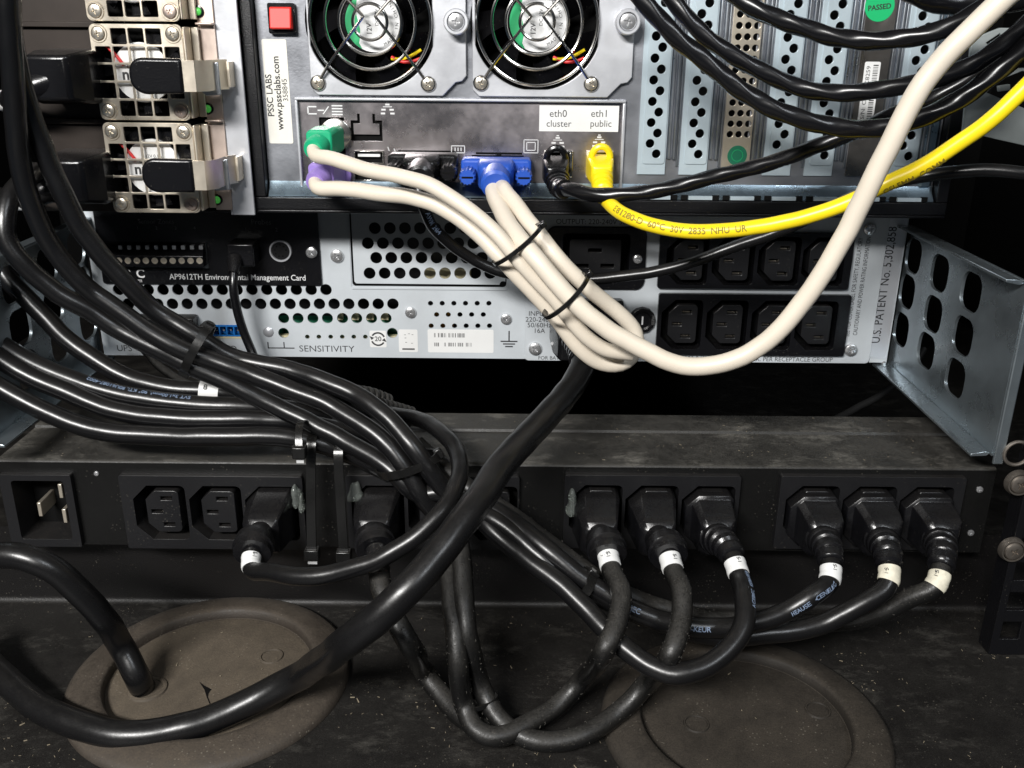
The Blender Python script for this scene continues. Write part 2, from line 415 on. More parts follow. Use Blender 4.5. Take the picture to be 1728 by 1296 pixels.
bm = bmesh.new(); box(bm, 480, 490, -160, 510, -60, 800); fin('wall_right', bm, 'void', kind='structure', smooth=0)
bm = bmesh.new(); box(bm, -480, 480, -60, 510, 800, 810); fin('ceiling', bm, 'void', kind='structure', smooth=0)

# grommets -----------------------------------------------------------
def grommet(cx, cy, r, label, spots, slit, rub='rubber'):
    t = thing('floor_grommet', label, 'grommet', (cx, cy, 0), 'rubber cable grommets in the rack floor')
    bm = bmesh.new()
    lathe(bm, (cx, cy, 0), (0, 0, 1), [(r, .2), (r-.6, 2.6), (r-2.5, 4), (r-8, 5.6), (r-13, 6.4), (r-15.5, 6.2), (r-16.6, 5), (r-16.9, 1.4), (r-17.4, 1.2)], 96)
    fin('rim', bm, 'rim' if rub == 'rubber' else rub, t, smooth=50)
    bm = bmesh.new(); n = 90; ri = r-17.3
    lathe(bm, (cx, cy, 0), (0, 0, 1), [(ri, 1.3), (ri-2, 1.9), (ri*.6, 2.0), (0, 2.0)], n)
    fin('membrane', bm, rub, t, smooth=50)
    for px, py, rr in spots:
        c = PZ(px, py, 2); bm = bmesh.new()
        lathe(bm, (c.x, c.y, 2), (0, 0, 1), [(rr+.5, 0), (rr+.2, .7), (rr-.3, .7), (rr-.5, .1)], 32)
        fin('knockout_ring', bm, rub, t)
    if slit:
        c = PZ(249, 1163, 2); bm = bmesh.new(); lathe(bm, (c.x, c.y, 2), (0, 0, 1), [(8.6, 0), (8.2, .8), (7.2, 1.1), (6.4, .6), (6.2, .1), (0, .1)], 32); fin('cable_hole', bm, rub, t)
        bm = bmesh.new(); q = [PZ(a, b, 2.12) for a, b in slit]
        bm.faces.new([bm.verts.new(p) for p in q]); fin('torn_slit', bm, 'void', t, smooth=0)
grommet(-134, -140, 61.5, 'brown dusty rubber grommet in the floor pierced by a thick black cable', [(458, 1108, 5)],
        [(336, 1150), (345, 1157), (351, 1160), (357, 1163), (352, 1170), (351, 1176), (361, 1202), (360, 1203), (349, 1177), (345, 1164)])
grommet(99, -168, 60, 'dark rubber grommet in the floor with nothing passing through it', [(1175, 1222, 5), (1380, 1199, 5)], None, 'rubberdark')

# ================================================================== UPS
UX0, UX1 = P(158, 480, 0).x, P(1516, 480, 0).x
UZ0, UZ1 = 273-167.6, 273-84
ups = thing('ups_unit', 'light grey vented unit with black outlets and a patent sticker, directly under the server', 'ups', ((UX0+UX1)/2, 200, UZ0))
def up(px, py, Y=0): return XZ(px, py, Y)
holes = []
def row(py, xs, rpx, Y=0):
    for x in xs:
        c = XZ(x, py, Y); holes.append(circ(c[0], c[1], rpx/3.15))
row(489, [550-25*i for i in range(0, 15)], 9.8)
row(513, [663-24.8*i for i in range(0, 20)], 9.8)
row(537, [478.6, 503, 528, 552.5, 578, 602, 627, 651.5], 9.4)
row(562, [478.6, 662], 9.2)
row(568.5, [518.6, 538, 558, 577.5, 597, 616.5], 4)
for py, x0, n in ((512, 726.5, 6), (531, 736.8, 5), (550, 727.6, 6)): row(py, [x0+19.7*i for i in range(n)], 4.4)
vc = rect(592, 368, 855, 484, 0); vc = (vc[0], vc[1], vc[2], UZ1-1)
cardr = rect(168, 360, 540, 479, 0)
holes.append(rrect(*vc, 2))
epo = rect(359, 549, 407, 566, 0); holes.append(rrect(*epo))
me = plate(rrect(UX0, P(893, 480, 0).x, UZ0, UZ1, .5), holes, 0, 1.2)
fin('rear_panel', me, 'upsgrey', ups, bevel=.12, seg=1)
# recessed vent cover with its own holes
holes = []
for py, x0, n in ((385, 632.4, 8), (410.4, 620.7, 9), (435, 635, 8), (461, 623.8, 9)): row(py, [x0+25.45*i for i in range(n)], 9.9, 1.2)
me = plate(rrect(vc[0]+.9, vc[1]-.6, vc[2]+1.2, vc[3], 1.5), holes, .9, 1); fin('vent_cover', me, 'upsgrey', ups, bevel=.12, seg=1)
bm = bmesh.new(); box(bm, vc[0]-.2, vc[1]+.2, -.5, -.02, vc[2]-1.6, vc[2]-.3); box(bm, vc[1]+.1, vc[1]+.9, -.5, -.02, vc[2], vc[3])
box(bm, vc[0]-.9, vc[0]-.3, -.35, -.02, vc[2], vc[3]); fin('vent_lip', bm, 'upsgrey', ups, bevel=.2)
bm = bmesh.new()
for a, b in (((595, 481), -1), ((849, 481), 1)):
    c = up(a[0], a[1], 0); cyl(bm, (c[0], .75, c[1]), (0, 1, 0), 1.9, .1)
fin('corner_notch', bm, 'void', ups)
bm = bmesh.new(); box(bm, UX0+.5, UX1-.5, 30, 420, UZ0+.5, UZ1); box(bm, UX0, UX1, 1.5, 430, UZ0, UZ0+1.2); box(bm, UX0, UX0+1.2, 1.5, 430, UZ0+1.4, UZ1)
box(bm, UX1-1.2, UX1, 1.5, 430, UZ0+1.4, UZ1); fin('case', bm, 'blackpaint', ups, smooth=0)
# components glimpsed behind the vents
bm = bmesh.new(); a = rect(470, 534, 690, 575, 12); box(bm, a[0], a[1], 12, 13, a[2], a[3]); fin('circuit_board', bm, 'greenpcb', ups, smooth=0)
bm = bmesh.new(); a = rect(472, 566, 690, 575, 6); box(bm, a[0], a[1], 5, 9, a[2], a[3])
for px in (575, 602, 627, 652): a = rect(px-9, 527, px+3, 540, 8); box(bm, a[0], a[1], 8, 11, a[2], a[3])
fin('connector_row', bm, 'creamplastic', ups, smooth=0)
bm = bmesh.new(); a = rect(722, 523, 765, 560, 8); box(bm, a[0], a[1], 8, 12, a[2], a[3]); fin('transformer', bm, 'orangecomp', ups, smooth=0)
bm = bmesh.new(); a = rect(715, 455, 795, 475, 16); box(bm, a[0], a[1], 14, 20, a[2], a[3]); fin('filter_block', bm, 'creamplastic', ups, smooth=0)
# screws
for px, py in ((569, 432), (693, 527), (854, 538)):
    c = up(px, py); screw(c[0], c[1], -.1, 3.6 if px < 600 else 3.1, ups, rot=random.random()*3)
# environmental card
card = fin('management_card', plate(rrect(*cardr[:3], UZ1, 1.2), [rrect(*rect(226, 408, 352, 452, 0))], -1.6, 1.4), 'blackplastic', ups, bevel=.2)
tb = rect(180, 413, 346, 430, -5); tb2 = rect(180, 430, 346, 448, -5)
bm = bmesh.new(); loft(bm, [[(tb2[0], -1, tb[3]+1), (tb2[0], -3, tb[3]), (tb2[0], -8, tb2[3]), (tb2[0], -8, tb2[2]), (tb2[0], -1, tb2[2])], [(tb2[1], -1, tb[3]+1), (tb2[1], -3, tb[3]), (tb2[1], -8, tb2[3]), (tb2[1], -8, tb2[2]), (tb2[1], -1, tb2[2])]])
tbk = fin('terminal_block', bm, 'blackplastic', card, bevel=.2)
bm = bmesh.new(); bm2 = bmesh.new()
for i in range(10):
    px = 205+15.1*i-4; c = XZ(px, 440, -8); lathe(bm, (c[0], -7.95, c[1]), (0, -1, 0), [(1.7, 0), (1.7, .3), (1.1, .3), (1.0, .08), (0, .08)], 14)
    c = XZ(px+3, 417, -5); box(bm2, c[0]-1, c[0]+1, -6, -3, c[1]-1, c[1]+1)
fin('brass_contacts', bm, 'gold', card); fin('clamp_screws', bm2, 'screw', card)
c = up(475, 422); bm = bmesh.new(); lathe(bm, (c[0], -1.4, c[1]), (0, -1, 0), [(6, 0), (6, 1), (5.7, 1.5), (5.0, 1.5), (4.7, .4)], 32); fin('din_socket', bm, 'fanplate', card)
bm = bmesh.new(); cyl(bm, (c[0], -1.7, c[1]), (0, -1, 0), 4.7, .5)
box(bm, c[0]-.7, c[0]+.7, -2.6, -2, c[1]+.2, c[1]+2.8); fin('din_insert', bm, 'socket', card)
bm = bmesh.new()
for k in range(8):
    a = math.radians(-50+k*40+60); cyl(bm, (c[0]+3*math.cos(a), -2.24, c[1]+3*math.sin(a)), (0, -1, 0), .45, .06, 8)
fin('din_pin_holes', bm, 'void', card)
c = up(527, 425); screw(c[0], c[1], -1.6, 3.1, card, rot=.9)
q = up(402, 467); tx = []
x0 = up(288, 467)[0]; x1 = up(517, 467)[0]
texts('card_lettering', [('AP9612TH Environmental Management Card', 4.4, (x0+x1)/2, q[1], -1.68, dict(width=x1-x0, bold=.03)), ('.com', 3.2, up(232, 472)[0], up(232, 472)[1], -1.68),
      ('C', 6.5, up(239, 461)[0], up(239, 461)[1], -1.68, dict(bold=.15)), ('P', 6.5, up(217, 461)[0], up(217, 461)[1], -1.68, dict(bold=.15))], 'whiteink', card)
texts('faint_lettering', [('Probes', 3.8, *up(442, 374), -1.68), ('1', 3, *up(416, 387), -1.68), ('2', 3, *up(468, 387), -1.68), ('Sensor Zones', 3.4, *up(265, 373), -1.68)]
      + [(str(1+i), 2.4, *up(234+32*i, 384), -1.68) for i in range(4)], 'dimink', card)
# EPO connector, LED, marks
bm = bmesh.new(); box(bm, epo[0]-.2, epo[1]+.2, -.6, 0.2, epo[2]-.3, epo[2]+.5); box(bm, epo[0], epo[1], 3.2, 4.2, epo[2], epo[3]); box(bm, epo[0]-.3, epo[1]+.3, -.6, 3.2, epo[3]-.7, epo[3]+.3)
n = 4; ww = (epo[1]-epo[0])/n
for i in range(n+1): box(bm, epo[0]+ww*i-.35, epo[0]+ww*i+.35, -.55, 3.2, epo[2]+.5, epo[3]-.7)
e = fin('terminal_socket', bm, 'bluepin', ups)
bm = bmesh.new()
for i in range(n): cyl(bm, (epo[0]+ww*(i+.5), 3.2, (epo[2]+epo[3])/2), (0, -1, 0), .55, 2.6, 8)
fin('pin', bm, 'chrome', e)
bm = bmesh.new(); box(bm, epo[0]-1, epo[1]+1, -.4, -.02, epo[2]-1.6, epo[2]-.6); fin('board_edge', bm, 'creamplastic', ups)
c = up(453, 560); bm = bmesh.new(); lathe(bm, (c[0], 0, c[1]), (0, -1, 0), [(2.9, 0), (2.9, .3), (2.2, .9), (0, 1.3)], 20); fin('indicator_lens', bm, 'fanplate', ups)
Yt = -.06
bm = bmesh.new()
a = up(452, 577); b = up(452, 587); d = up(497, 587); e2 = up(479, 577)
box(bm, a[0]-.3, a[0]+.3, Yt-.04, Yt, b[1], a[1]); box(bm, a[0]-.3, d[0], Yt-.04, Yt, b[1]-.3, b[1]+.3); box(bm, e2[0]-.3, e2[0]+.3, Yt-.04, Yt, b[1]+.3, a[1])
fin('bracket_mark', bm, 'ink', ups, smooth=0); bm = bmesh.new()
g = up(859, 576); box(bm, g[0]-.35, g[0]+.35, Yt-.04, Yt, g[1], g[1]+6)
for k, wd in enumerate((4.6, 3.3, 2.1)): box(bm, g[0]-wd, g[0]+wd, Yt-.04, Yt, g[1]-.35-k*1.5, g[1]+.35-k*1.5)
fin('ground_symbol', bm, 'ink', ups, smooth=0)
sx0, sx1 = up(505, 590)[0], up(598, 590)[0]
texts('panel_lettering', [('SENSITIVITY', 5.1, (sx0+sx1)/2, up(550, 589)[1], Yt, dict(width=sx1-sx0, bold=-.02)), ('EPO', 5.1, *up(386, 589), Yt), ('UPS', 5.1, *up(210, 588), Yt)], 'ink', ups)
# stickers
def sticker(name, r, Y, parent, m='white', rr=.8, th=.12):
    return fin(name, plate(rrect(*r, rr), [], Y-th, th), m, parent, smooth=0)
def barcode(bm, x0, x1, z0, z1, Y, dens=.42, vert=False):
    p = x0
    while p < x1:
        wd = random.choice((.18, .3, .45))
        if random.random() > .35:
            box(bm, p, min(p+wd, x1), Y-.03, Y, z0, z1)
        p += wd+random.choice((.2, .3, .5))
r = rect(722, 556, 833, 595, 0); st = sticker('serial_sticker', r, -.02, ups)
bm = bmesh.new(); W_ = r[1]-r[0]; H_ = r[3]-r[2]
barcode(bm, r[0]+3.5, r[0]+W_*.56, r[2]+H_*.66, r[2]+H_*.84, -.16); barcode(bm, r[0]+3.5, r[0]+W_*.66, r[2]+H_*.27, r[2]+H_*.43, -.16)
fin('barcode', bm, 'greyink', st, smooth=0)
r = rect(673, 556, 705, 594, 0); st = sticker('recycling_sticker', r, -.02, ups)
bm = bmesh.new(); cx = (r[0]+r[1])/2; box(bm, cx-3.4, cx+3.4, -.18, -.15, r[2]+1.3, r[2]+2.2)
for dx, z_ in ((-2.2, 9.8), (1.9, 9.9), (-1.7, 5.5), (1.5, 5), (0, 10.4), (-2, 8)): box(bm, cx+dx, cx+dx+1, -.18, -.15, r[2]+z_, r[2]+z_+.25)
fin('bin_mark', bm, 'greyink', st, smooth=0)
r = rect(624, 558, 652, 586, 0); st = sticker('twenty_sticker', r, -.02, ups)
c = ((r[0]+r[1])/2, (r[2]+r[3])/2); bm = bmesh.new()
for a0 in (20, 200):
    pts = [(c[0]+3.1*math.cos(math.radians(a0+i*8)), c[1]+3.1*math.sin(math.radians(a0+i*8))) for i in range(17)]
    pts2 = [(c[0]+4.0*math.cos(math.radians(a0+i*8)), c[1]+4.0*math.sin(math.radians(a0+i*8))) for i in range(17)]
    for i in range(16): prism(bm, [pts[i], pts[i+1], pts2[i+1], pts2[i]], -.19, -.15)
    ah = math.radians(a0+140); 
    prism(bm, [(c[0]+2.2*math.cos(ah), c[1]+2.2*math.sin(ah)), (c[0]+4.9*math.cos(ah), c[1]+4.9*math.sin(ah)), (c[0]+3.6*math.cos(ah+.5), c[1]+3.6*math.sin(ah+.5))], -.19, -.15)
fin('arrow_ring', bm, 'ink', st, smooth=0); texts('number', [('20', 3.8, c[0], c[1], -.19, dict(bold=.04))], 'ink', st)
# right plate with outlets
RP = rect(888, 366, 1476, 607, -1.5); RPx0, RPx1 = P(886, 560, -1.5).x, P(1474, 560, -1.5).x
up2 = lambda px, py: XZ(px, py, -1.5)
blkU = rect(1112, 393, 1438, 488, -4); blkL = rect(1109, 497, 1431, 600, -4)
c19 = rect(921, 383, 1090, 489, -3)
op = [rrect(blkU[0]+1, blkU[1]-1, blkU[2]+1, blkU[3]-1), rrect(blkL[0]+1, blkL[1]-1, blkL[2]+1, blkL[3]-1), rrect(c19[0]+3, c19[1]-3, c19[2]+3, c19[3]-3)]
op.append(circ(*up2(1083, 539), 5.5))
pr = fin('outlet_panel', plate(rrect(RPx0, RPx1, UZ0-.4, UZ1, 2.2), op, -1.5, 1.3), 'upsgrey', ups, bevel=.15)
bm = bmesh.new(); box(bm, RPx1+.3, UX1, -.8, .3, UZ0-.2, UZ1); fin('edge_strip', bm, 'upsgrey', ups, bevel=.3)
a = P(1477, 490, -1).x; b = P(1513, 490, -1).x
st = sticker('patent_sticker', (a, b, UZ0+2.5, UZ1-2), -.85, ups, 'fanplate')
tz0, tz1 = up(1490, 578)[1], up(1490, 382)[1]
texts('patent_lettering', [('U.S. PATENT No. 5,302,858', 6.6, (a+b)/2-1.2, (tz0+tz1)/2, -1.02, dict(rot=math.pi/2, width=tz1-tz0, bold=.03))], 'ink', st)
for nm, lst in (('input_lettering', [('INPUT:', 3.8, *up2(910, 529.5), -1.56), ('220-240V', 3.8, *up2(910, 539.5), -1.56), ('50/60Hz', 3.8, *up2(910, 549), -1.56), ('16A', 3.8, *up2(910, 558.5), -1.56)]),
      ('battery_lettering', [('FOR BATTERY REPLACEMENT', 2.9, up2(908, 603)[0], up2(908, 604)[1], -1.56, dict(align='LEFT'))]),
      ('output_lettering', [('OUTPUT: 220-240V 50/60Hz, 12A MAX. PER RECEPTACLE GROUP', 3.6, up2(1257, 606)[0], up2(1257, 606)[1], -1.56, dict(width=up2(1404, 606)[0]-up2(1108, 606)[0]))]),
      ('output_lettering', [('OUTPUT: 220-240V 50/60Hz', 3.8, up2(938, 374)[0], up2(938, 374)[1], -1.56, dict(align='LEFT'))]),
      ('safety_lettering', [('SEE TOP COVER LABEL FOR SAFETY, REGULATORY', 3.3, up2(1441, 488)[0], up2(1437, 486)[1], -1.56, dict(rot=math.pi/2, width=up2(1441, 402)[1]-up2(1441, 569)[1])),
      ('CAUTIONARY AND POWER RATING INFORMATION', 3.3, up2(1454, 488)[0], up2(1450, 484)[1], -1.56, dict(rot=math.pi/2, width=up2(1441, 401)[1]-up2(1441, 567)[1]))])):
    texts(nm, lst, 'ink', pr)
for px, py, rr in ((903, 588, 3.7), (1435, 590, 3.6), (1467, 386, 3.4), (911, 386, 3.2)):
    c = up2(px, py); screw(c[0], c[1], -1.5, rr, pr, rot=random.random()*3, h=2)
bm = bmesh.new(); c = XZ(1483, 606, 0); lathe(bm, (UX1-1.5, .3, UZ0-.5), (0, -1, 0), [(1.3, 0), (1.3, 1.2), (.8, 1.8), (0, 2)], 16); fin('rivet', bm, 'screw', ups)

def outlet_block(name, r, Y, centers, parent, w=23.5, h=27.5, depth=14, bw=15.6, bh=21.5, m='blackplastic', skip=(), bev=.4):
    """moulded block of C13 outlets: deep plate with openings, a boss with three slots in each"""
    zc = (r[2]+r[3])/2; hs = [rrect(x-w/2, x+w/2, zc-h/2, zc+h/2, 2.5, ch={'tl': 7, 'bl': 7}) for x in centers]
    blk = fin(name, plate(rrect(*r, 1.2), hs, Y, depth), m, parent, bevel=bev, seg=3)
    bm = bmesh.new(); box(bm, r[0]+.5, r[1]-.5, Y+depth-.3, Y+depth+1, r[2]+.5, r[3]-.5); fin('block_back', bm, 'void', blk, smooth=0)
    for i, x in enumerate(centers):
        if i in skip: continue
        bx = x+.7
        sl = [rrect(bx+2-2.6, bx+2+2.6, zc+s*6.8-1, zc+s*6.8+1) for s in (-1, 1)]+[rrect(bx-3-2.6, bx-3+2.6, zc-1, zc+1)]
        o = fin('socket_core', plate(rrect(bx-bw/2, bx+bw/2, zc-bh/2, zc+bh/2, 2.2, ch={'tl': 4.6, 'bl': 4.6}), sl, Y+1.2, depth-1.6), 'socket', blk, bevel=.3)
        bm = bmesh.new()
        for sx, sz in ((bx+2, zc-6.8), (bx+2, zc+6.8), (bx-3, zc)): box(bm, sx-2.2, sx+2.2, Y+5, Y+5.4, sz-1, sz-.5)
        fin('contact', bm, 'gold', blk, smooth=0)
    return blk
outlet_block('outlet_block', blkU, -4, [P(x, 437, -4).x for x in (1160, 1238, 1315, 1390)], pr, 22, 26)
outlet_block('outlet_block', blkL, -4, [P(x, 547, -4).x for x in (1150, 1226, 1302, 1377)], pr, 22, 27.5)
# C19 outlet
o_ = rect(950, 395, 1062, 474, -3); bs = rect(961, 405, 1048, 466, -3)
frm = fin('high_current_outlet', plate(rrect(*c19, 5), [rrect(o_[0], o_[1], o_[2], o_[3], 2)], -3, 14), 'blackplastic', pr, bevel=.4)
sl = []
for px, py in ((1004, 423), (982, 449), (1025, 449)):
    c = XZ(px, py, -2); sl.append(rrect(c[0]-3.6, c[0]+3.6, c[1]-1.1, c[1]+1.1))
fin('socket_core', plate(rrect(*bs, 1.5), sl, -1.6, 12), 'socket', frm, bevel=.3)
bm = bmesh.new(); box(bm, c19[0]+1, c19[1]-1, 10.8, 12, c19[2]+1, c19[3]-1); fin('block_back', bm, 'void', frm, smooth=0)
c = XZ(1076, 437, -3); screw(c[0], c[1], -3, 2.5, frm)
# circuit breaker button
c = up2(1083, 539); bm = bmesh.new(); lathe(bm, (c[0], -1.5, c[1]), (0, -1, 0), [(7.2, 0), (7.2, 2.2), (6.8, 3), (5, 3), (4.6, 2.4), (0, 2.4)], 12)
bk = fin('breaker_button', bm, 'blackplastic', pr, bevel=.3); bm = bmesh.new(); box(bm, c[0]-.4, c[0]+.4, -4.3, -3.9, c[1]-2.2, c[1]+2.4); fin('slot_mark', bm, 'whiteink', bk)
texts('breaker_lettering', [('PRESS', 2.1, c[0]+5.6, c[1]+.5, -4.56, dict(rot=-math.pi/2))], 'dimink', bk)
# interface socket with dusty plug at left
sk = thing('interface_cable', 'dusty brown black interface plug with a thin cord under the management card', 'cable', tuple(P(285, 560, -4)))
r = rect(212, 534, 330, 570, -6); bm = bmesh.new(); box(bm, r[0], r[1], -9, -.1, r[2], r[3]); fin('plug', bm, 'cabledusty', sk, bevel=1)
bm = bmesh.new(); c = P(343, 562, -10); cyl(bm, c, (0, 1, 0), 4.2, 10); fin('thumbscrew', bm, 'cabledusty', sk, bevel=.5)
bm = bmesh.new(); pth = smoothpath([P(245, 585, -14), P(262, 612, -22), P(290, 634, -30), P(330, 655, -40), P(380, 668, -48)]); sweep(bm, pth, 2.3, 14); fin('cord', bm, 'cabledusty', sk)
bm = bmesh.new(); sweep(bm, smoothpath([P(232, 560, -8), P(240, 580, -12), P(256, 600, -18)]), lambda s, i: 4.2-.08*s, 14); fin('strain_relief', bm, 'cabledusty', sk)

# environmental probe cord
pb = thing('probe_cable', 'thin black probe cord plugged into the management card beside the round socket', 'cable', tuple(P(405, 430, -8)))
bm = bmesh.new(); r = rect(380, 412, 428, 450, -14); box(bm, r[0]+1, r[1], -14, -1.7, r[2], r[3]); fin('plug', bm, 'plugblack', pb, bevel=.8)
bm = bmesh.new(); sweep(bm, smoothpath([P(396, 437, -13), P(397, 450, -17), P(394, 462, -20)]), lambda s, i: 4.3-.16*s, 16); fin('strain_relief', bm, 'plugblack', pb)
bm = bmesh.new(); sweep(bm, smoothpath([P(395, 455, -18), P(393, 478, -22), P(398, 515, -22), P(411, 560, -22), P(428, 600, -24), P(440, 640, -30)]), 2.3, 14); fin('cord', bm, 'netcable', pb)

# ================================================================== SERVER
SY = -36
srv = thing('rack_server', 'large rack server rear with two round fans, polished port panel and expansion slots', 'server', (0, 200, 190))
sv = lambda px, py, Y=SY: XZ(px, py, Y)
sx1 = P(1597, 355, -42).x; sx0 = P(80, 355, -42).x; sz0 = P(900, 363, -42).z; TOP = 340
pb_ = sv(900, 333)[1]                    # bottom of the plated panel
pxl = P(456, 330, SY).x; pxr = P(1571, 330, SY).x
bm = bmesh.new()
box(bm, sx0, sx1, -42, 400, sz0, sz0+1.5); box(bm, sx0, sx1, -42, -38, sz0+1.5, pb_)
box(bm, pxr+.3, sx1, -42, 400, pb_+.1, TOP); box(bm, P(431, 340, -42).x, pxl-.3, -42, 0, pb_+.1, TOP); box(bm, sx0, sx1, -20, 400, TOP, TOP+2)
box(bm, sx0, pxr, 2, 6, pb_, TOP)
fin('chassis', bm, 'blackpaint', srv, bevel=.5)
# plated rear panel with openings
hs = []
f1 = sv(627, 37); f2 = sv(906, 37)
def fanhole(c):
    return [(c[0]+max(-27.6, min(27.6, 29.5*math.cos(a))), c[1]+max(-29, min(29, 29.5*math.sin(a)))) for a in [math.radians(k*5) for k in range(72)]]
for f_ in (f1, f2): hs.append(circ(f_[0], f_[1], 30, 48))
io = rect(503, 166, 1053, 321, SY); hs.append(rrect(*io))
slots = []
for i in range(7):
    xl = P(1075+70.3*i, 294, SY).x; xr = P(1120+70.3*i, 294, SY).x; slots.append((xl, xr))
    hs.append(rrect(xl+1.2, xr-1.2, sv(1100, 290)[1], TOP-4))
me = plate([(pxl, pb_), (pxr, pb_), (pxr, TOP), (pxl, TOP)], hs, SY, 1.2); fin('rear_panel', me, 'serverpanel', srv, bevel=.15)
# lower lip with punched tabs
bm = bmesh.new(); lz = pb_+.3
loft(bm, [[(x, SY-.1, lz+6.5), (x, SY-1.8, lz+3.4), (x, SY-4.6, lz+.6), (x, SY-4.6, lz), (x, SY-1.2, lz)] for x in (pxl+.5, pxr-.5)])
fin('lower_lip', bm, 'zincdark', srv)
bm = bmesh.new(); bt = bmesh.new()
for i in range(7):
    x = slots[i][0]+10; box(bt, x-5.6, x+5.6, SY-6.2, SY-4.6, lz+.2, lz+1.9); box(bm, x-9, x-5.8, SY-5.1, SY-4.4, lz+.1, lz+2.2); box(bm, x+5.8, x+9, SY-5.1, SY-4.4, lz+.1, lz+2.2)
fin('tab_slot', bm, 'void', srv, smooth=0); fin('lip_tab', bt, 'slot', srv, smooth=0)
# right folded edge
bm = bmesh.new(); x = slots[6][1]+2.5
loft(bm, [[(x, SY-.1, z), (x+1.5, SY-1.6, z), (x+5, SY-1.6, z), (x+6.5, SY-.1, z)] for z in (pb_+7, TOP)])
fin('edge_fold', bm, 'zincdark', srv)
# ribs between the slots, each a pair of ridges
for i in range(7):
    x = (slots[i][1]+(slots[i+1][0] if i < 6 else slots[i][1]+7.2))/2; bm = bmesh.new()
    for dx, wd, hh in ((-1.9, 1.0, 1.3), (.3, .9, 1.9), (2.2, .7, 1.0)):
        z0 = sv(1100, 268 if dx < 2 else 280)[1]
        loft(bm, [[(x+dx-wd, SY-.05, z), (x+dx-wd*.5, SY-hh, z), (x+dx+wd*.5, SY-hh, z), (x+dx+wd, SY-.05, z)] for z in (z0, TOP-4)])
    fin('slot_rib', bm, 'zinc', srv, bevel=.2)
# slot covers
for i, (xl, xr) in enumerate(slots):
    xl -= .3; xr += .3; zb = sv(1100, 294)[1]; cxm = (xl+xr)/2; hs = []
    if i == 2:
        z = sv(1200, 226)[1]
        while z < TOP-8:
            for k in (-1, 0, 1): hs.append(circ(cxm+k*4.05+.4, z, 1.5, 14))
            z += 4.75
        m_ = 'gold'
    elif i == 5: m_ = 'darknickel'
    else:
        z = sv(1100, 259)[1]; k = 0
        while z < TOP-8:
            hs.append(circ(cxm+(1.7 if k % 2 == 0 else -1.5)+.3, z, 2.05, 18)); z += 4.72; k += 1
        m_ = 'slot'
    cv = fin('slot_cover', plate([(xl, zb), (xr, zb), (xr, TOP-5), (xl, TOP-5)], hs, SY-1.0, .9), m_, srv, bevel=.15)
    if m_ == 'slot':
        hs2 = hs; z2 = sv(1100, 276)[1]
        fin('raised_pad', plate(rrect(xl+2.2, xr-.6, z2, TOP-6, 1.4), hs2, SY-1.55, .5), m_, cv, bevel=.18)
    if i == 2:
        c = sv(1240, 262); bm = bmesh.new(); lathe(bm, (cxm+.6, SY-1.05, c[1]), (0, -1, 0), [(4.6, 0), (4.6, .1), (0, .1)], 28); fin('round_sticker', bm, 'greenpcb', cv, smooth=0)
        bm = bmesh.new(); ring(bm, (cxm+.6, SY-1.2, c[1]), (0, 1, 0), 2.6, .12, 24, 4); fin('sticker_ring', bm, 'passgreen', cv)
    if i == 5:
        c = sv(1483, 10); bm = bmesh.new(); lathe(bm, (c[0], SY-1.05, c[1]), (0, -1, 0), [(6.6, 0), (6.6, .12), (0, .12)], 36); st = fin('passed_sticker', bm, 'passgreen', cv, smooth=0)
        texts('sticker_lettering', [('PASSED', 3.1, c[0], c[1]-.6, SY-1.22, dict(rot=.12, bold=.07))], 'ink', st)
        za, zb2 = sv(1470, 104)[1], sv(1470, 208)[1]; xa = sv(1468, 150)[0]-4.2
        st = sticker('serial_sticker', (xa, xa+7.2, zb2, za), SY-1.02, cv); bm = bmesh.new(); p = zb2+1.2
        while p < za-1.5:
            wd = random.choice((.25, .4, .55))
            box(bm, xa+4.0, xa+6.3, SY-1.18, SY-1.15, p, p+wd); p += wd+random.choice((.3, .45))
        fin('barcode', bm, 'greyink', st, smooth=0)
        texts('serial_lettering', [('S/N: C825+C8259', 2.6, xa+2, (za+zb2)/2, SY-1.19, dict(rot=math.pi/2, width=(za-zb2)*.86))], 'greyink', st)
